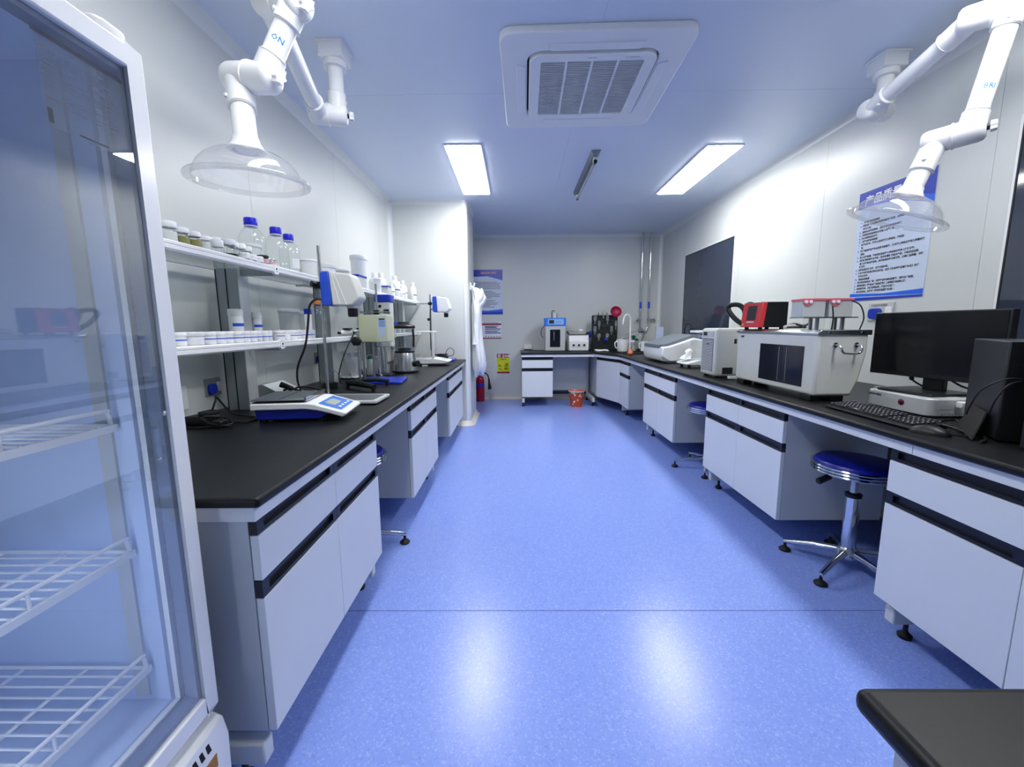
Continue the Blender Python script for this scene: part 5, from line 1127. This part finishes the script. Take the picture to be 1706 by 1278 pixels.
# viscometer bath
t = thing('viscosity_bath', 'large white constant-temperature bath with a dark viewing window', 'lab bath', (1.49, 2.06, ZW))
MB().prism([(.0, .028), (.19, .028), (.225, .12), (.25, .25), (.25, .34), (.0, .34)], 'y', 0, .745).build('housing', IVORY, t, bevel=.014, seg=3)
MB().prism([(-.006, .333), (.258, .333), (.258, .358), (.012, .358), (-.006, .345)], 'y', -.006, .751).build('top_plate', STEEL, t, bevel=.002)
MB().box(-.0022, .001, .09, .475, .063, .274).build('viewing_window', TINTWIN, t, smooth=0)
for y in (.225, .29): MB().box(-.0032, -.002, y, y+.003, .075, .262).build('inner_tube', GREYP, t)
h = MB(); h.tube(cat([(.085, .0, .285), (.085, -.028, .283), (.087, -.04, .268), (.09, -.042, .256)], 5)+cat([(.10, -.043, .246), (.13, -.043, .244), (.17, -.043, .246), (.182, -.042, .256)], 4)+cat([(.186, -.04, .268), (.188, -.028, .283), (.188, 0, .285)], 5), .0055, 10); h.build('handle', CHROME, t)
for x in (.085, .188): MB().cyl((x, .0, .285), (x, -.006, .285), .012, n=14).build('handle_plate', CHROME, t)
for x in (.05, .21): MB().cyl((x, -.006, .345), (x, -.010, .345), .006, n=10).build('screw', CHROME, t)
for x, y in ((.03, .06), (.14, .06), (.03, .68), (.14, .68)): MB().box(x-.03, x+.03, y-.04, y+.04, 0, .03).build('foot', BLACK, t, bevel=.004)
text('vanf', .022, (-.0012, .70, .305), (0, -1, 0), (0, 0, 1), SATINBLK, t, 'maker_name', bold=.001)
ZT = ZW+.358
t = thing('circulator_unit', 'red and black control unit with two black hoses on the white bath', 'controller', (1.50, 2.56, ZT))
MB().box(.0, .155, 0, .21, .012, .165).build('housing', BLACK, t, bevel=.003)
MB().prism([(-.018, .012), (.012, .012), (.03, .165), (.0, .165)], 'y', -.003, .213).build('front_cover', RED, t, bevel=.006)
def slope(y0, y1, z0, z1, m, nm, off=.0012):
    fx = lambda z: -.018+(z-.012)/(.153)*.018-off
    return MB().quad((fx(z0), y0, z0), (fx(z0), y1, z0), (fx(z1), y1, z1), (fx(z1), y0, z1)).build(nm, m, t)
slope(.05, .15, .055, .145, SATINBLK, 'display'); slope(.06, .14, .042, .047, INKWHITE, 'print_line'); slope(.17, .20, .022, .036, mat('warning_yellow', 'd8b43a', rough=.5), 'warning_sticker')
for x, y in ((.01, .03), (.14, .03), (.01, .18), (.14, .18)): MB().cyl((x, y, 0), (x, y, .014), .012, n=10).build('foot', RUBBER, t)
MB().tube(cat([(-.005, .20, .03), (-.03, .26, .07), (-.055, .30, .13), (-.045, .29, .16), (-.005, .25, .155), (.02, .20, .10)]), .016, 12).build('hose', BLACK, t); MB().tube(cat([(.04, .22, .05), (.03, .26, .12), (.05, .25, .165), (.09, .22, .15)]), .014, 12).build('hose', BLACK, t)
t = thing('cable_knot', 'grey connector with short black leads on the bath lid', 'cable', (1.64, 2.47, ZT)); MB().tube(cat([(-.03, .02, .02), (.0, 0, .03), (.04, -.02, .02), (.07, -.03, .035)]), .007, 8).build('lead', BLACK, t); MB().tube(cat([(-.05, -.01, .012), (0, -.02, .012), (.06, -.01, .01)]), .006, 8).build('lead', BLACK, t); MB().tube([(-.06, .0, .012), (-.02, -.005, .02), (.0, -.005, .022)], [.01, .013, .009], 10).build('connector', GREYL, t)
t = thing('tube_bracket', 'steel bracket plate on legs standing over the bath lid', 'bracket', (1.60, 2.22, ZT)); MB().box(-.115, .165, -.05, .06, .060, .065).build('plate', STEEL, t)
for x, y in ((-.03, -.03), (-.015, .04), (.10, -.03), (.115, .04)): MB().box(x-.007, x+.007, y-.006, y+.006, 0, .06).build('leg', DULLST, t)
for x in (-.07, .02, .07, .13): MB().shell([(.009, .0), (.009, .06)], (x, 0, 0), 12).build('glass_tube', GLASS, t)
for i, (x, lb) in enumerate(((1.535, 'grey timer head with pale red top, farther from the monitor'), (1.675, 'grey timer head with pale red top, nearer the monitor'))):
    t = thing('timer_head', lb, 'timer', (x, 2.22, ZT+.065+.0), 0, 'timer heads on the bath'); MB().box(-.055, .065, -.04, .045, 0, .082).build('housing', GREYL, t, bevel=.003)
    MB().box(-.058, .068, -.043, .048, .082, .096).build('top', PINKRED, t, bevel=.003); MB().add([(-.056+.056*q/6, -.0435, .083-.028*math.sin(PI*min(1, max(0, (q+.8)/7.6)))) for q in range(7)]+[(.0, -.0435, .09), (-.056, -.0435, .09)], [tuple(range(9))]).build('dial_plate', PINKRED, t)
    for dx in (-.040, -.016): MB().cyl((dx, -.043, .078), (dx, -.048, .078), .0085, n=14).build('button', INKWHITE, t)
t = thing('thin_wires', 'thin dark wires arching up from the bath lid', 'wire', (0, 0, 0)); MB().tube(cat([(1.61, 2.14, ZT), (1.61, 2.135, ZT+.06), (1.605, 2.14, ZT+.12)]), .003, 6).build('wire', BLACK, t); MB().tube(cat([(1.72, 2.10, ZT), (1.735, 2.10, ZT+.06), (1.72, 2.11, ZT+.12), (1.69, 2.13, ZT+.145)]), .003, 6).build('wire', BLACK, t)
# computer
t = thing('drive_box', 'low silver-white instrument box under the monitor with a red button', 'instrument', (1.70, 1.685, ZW))
MB().prism(rrect(0, .27, 0, .315, .035, 5), 'z', .004, .078).build('case', mat('silver_white', 'c9cccc', rough=.35, metal=.15), t, bevel=.005); MB().lathe([(.013, 0), (.013, .004), (.009, .007)], (0, .125, .045), 16, Matrix.Rotation(-PI/2, 3, 'Y')).build('button', mat('dark_red_button', '5a0f30', rough=.3), t)
text('microvisc', .018, (-.0008, .295, .055), (0, -1, 0), (0, 0, 1), INK, t, 'maker_name', bold=.0006); MB().box(.04, .11, -.0008, .0002, .035, .058).build('rating_label', GREYL, t); bar_rows(MB(), (0, 0, 0), (1, 0, 0), (0, 0, 1), [(.05+i*.014, .014, .009) for i in range(13)], .0009, .003).build('vent_line', INKGREY, t)
tag(MB().box(1.80, 1.93, 2.02, 2.075, ZW, ZW+.075).build('grey_supply', GREYP, None, bevel=.003), 'small grey supply box between the bath and the silver instrument', 'power supply')
ZM = ZW+.079
t = thing('monitor', 'black flat computer monitor standing on the silver instrument box', 'monitor', (1.845, 1.86, ZM), math.radians(7))
MB().prism(rrect(-.12, .11, -.12, .12, .02), 'z', 0, .010).build('base', BLACK, t, bevel=.003); MB().box(.035, .06, -.042, .042, .008, .14).build('neck', BLACK, t, bevel=.003)
MB().box(-.0, .034, -.265, .265, .062, .362).build('bezel', BLACK, t, bevel=.004); MB().box(-.0016, .0005, -.256, .256, .083, .355).build('screen', SCREEN, t, smooth=0)
MB().tube(cat([(.02, .08, .065), (.025, .075, .045), (.05, .05, .02), (.08, .03, .012)]), [.009]*6+[.004]*13, 8).build('video_lead', BLACK, t)
MB().tube(cat([(.03, -.05, .075), (.06, -.09, .04), (.05, -.14, .03), (.02, -.17, .012), (.03, -.21, -.02)]), .004, 8).build('power_lead', BLACK, t); MB().tube(cat([(.05, -.03, .065), (.07, -.10, .06), (.04, -.15, .045), (.0, -.18, .015)]), .004, 8).build('signal_lead', BLACK, t)
t = thing('keyboard', 'black computer keyboard in front of the silver instrument box', 'keyboard', (1.515, 1.71, ZW), math.radians(-2))
MB().prism([(-.07, .004), (.07, .004), (.07, .022), (-.055, .013), (-.07, .009)], 'y', -.22, .22).build('case', BLACK, t, bevel=.002)
km = MB().box(-.0072, .0072, -.0072, .0072, 0, .006); km.v = [(x*(.82 if z > .003 else 1), y*(.82 if z > .003 else 1), z) for x, y, z in km.v]
key = km.build('key', SATINBLK, t); ks = []
for r_ in range(6):
    for c in range(22):
        if r_ == 0 and c in (1, 15, 16): continue
        if c in (15,) or (c == 16 and r_ in (2,)): continue
        x = .056-r_*.0185-(.004 if r_ > 0 else 0); y = .208-c*.0195
        if r_ == 5 and 5 <= c <= 9:
            if c != 7: continue
            k2 = key.copy(); COL.objects.link(k2); k2.scale = (1, 5.4, 1)
        else:
            k2 = key.copy(); COL.objects.link(k2)
        k2.location = (x, y, .0150+.0001+(x+.055)*.072); ks.append(k2)
key.location = (.056, .208, .0231)
dot = MB().add([(-.002, -.003, .0062), (.003, -.003, .0062), (.003, .0015, .0062), (-.002, .0015, .0062)], [(0, 1, 2, 3)]).build('legend', INKWHITE, key)
for k2 in ks:
    d2 = dot.copy(); COL.objects.link(d2); d2.parent = k2
t = thing('mouse', 'black computer mouse with its cord beside the keyboard', 'mouse', (1.465, 1.44, ZW), math.radians(25))
MB().loft([[(.032*s*math.cos(a), y, max(0, .030*hh*math.sin(a))) for a in [PI*k/14 for k in range(15)]] for y, s, hh in ((-.055, .35, .3), (-.045, .75, .7), (-.02, 1, 1), (.01, 1, 1.05), (.04, .85, .75), (.055, .4, .3))]).build('body', BLACK, t, smooth=80)
MB().tube(cat([(0, -.05, .01), (.04, -.09, .006), (.09, -.10, .006), (.13, -.07, .006), (.12, -.03, .006)]), .003, 8).build('cord', BLACK, t)
t = thing('desk_cables', 'loose black cables lying on the worktop before the computer towers', 'cable', (0, 0, 0))
for k, pts in enumerate(([(1.60, 1.62, .815), (1.64, 1.55, .818), (1.62, 1.48, .816), (1.60, 1.40, .818), (1.55, 1.34, .816), (1.50, 1.31, .815)], [(1.58, 1.60, .815), (1.62, 1.57, .825), (1.68, 1.56, .83), (1.64, 1.50, .82), (1.57, 1.42, .817), (1.53, 1.35, .816)], [(1.66, 1.63, .815), (1.60, 1.54, .82), (1.56, 1.50, .83), (1.58, 1.45, .82), (1.55, 1.38, .816)])): MB().tube(cat(pts), .0045, 8).build('cable', BLACK, t)
def tower(label, x, y, rz, w_, d_, h_, face='front'):
    t = thing('computer_tower', label, 'computer', (x, y, ZW), rz, 'black computer towers on the right bench')
    MB().box(0, w_, 0.006, d_, .006, h_).build('case', SATINBLK, t, bevel=.004); f = MB().box(0, w_, -.006, .006, .006, h_).build('front_panel', BLACK, t, bevel=.003)
    MB().cyl((w_*.35, -.0062, h_-.035), (w_*.35, -.009, h_-.035), .010, n=16).build('power_button', GREYP, f)
    for i in range(3): MB().box(w_*.2, w_*.36, -.0075, -.005, h_-.08-i*.025, h_-.073-i*.025).build('port', BLACKM, f)
    for px in (.02, w_-.02):
        for py in (.03, d_-.03): MB().cyl((px, py, 0), (px, py, .008), .010, n=10).build('foot', RUBBER, t)
    return t
tower('black computer tower standing angled beside the monitor', 1.575, 1.335, math.radians(-32), .16, .29, .33)
tower('black computer tower at the right edge of the picture, side towards the aisle', 1.55, .93, 0, .165, .32, .33)
t = thing('leaning_tablet', 'dark tablet leaning against the angled computer tower', 'tablet', (0, 0, 0))
a, b = Vector((1.655, 1.525, ZW+.001)), Vector((1.515, 1.345, ZW+.001)); up_ = Vector((.05, -.0, .085)); d = (b-a).normalized(); n_ = d.cross(up_).normalized()*.008
MB().add([a, b, b+up_-d*.045, a+up_]+[p+n_ for p in (a, b, b+up_-d*.045, a+up_)], [(0, 1, 2, 3), (7, 6, 5, 4), (0, 4, 5, 1), (1, 5, 6, 2), (2, 6, 7, 3), (3, 7, 4, 0)]).build('slab', BLACKM, t, bevel=.002)
t = thing('front_lead', 'two thin leads curving from the angled tower front', 'cable', (0, 0, 0)); MB().tube(cat([(1.60, 1.31, 1.02), (1.56, 1.32, 1.02), (1.535, 1.36, .98), (1.55, 1.40, .92), (1.585, 1.44, .88)]), .0025, 6).build('lead', SATINBLK, t); MB().tube(cat([(1.60, 1.31, 1.015), (1.565, 1.315, 1.0), (1.55, 1.33, .95), (1.56, 1.35, .90)]), .0025, 6).build('lead', SATINBLK, t)
tag(MB().box(1.80, 1.83, 1.655, 1.68, ZW+.045, ZW+.07).build('white_plug', WHITE, None, bevel=.003), 'small white plug at the corner of the silver instrument box', 'plug')
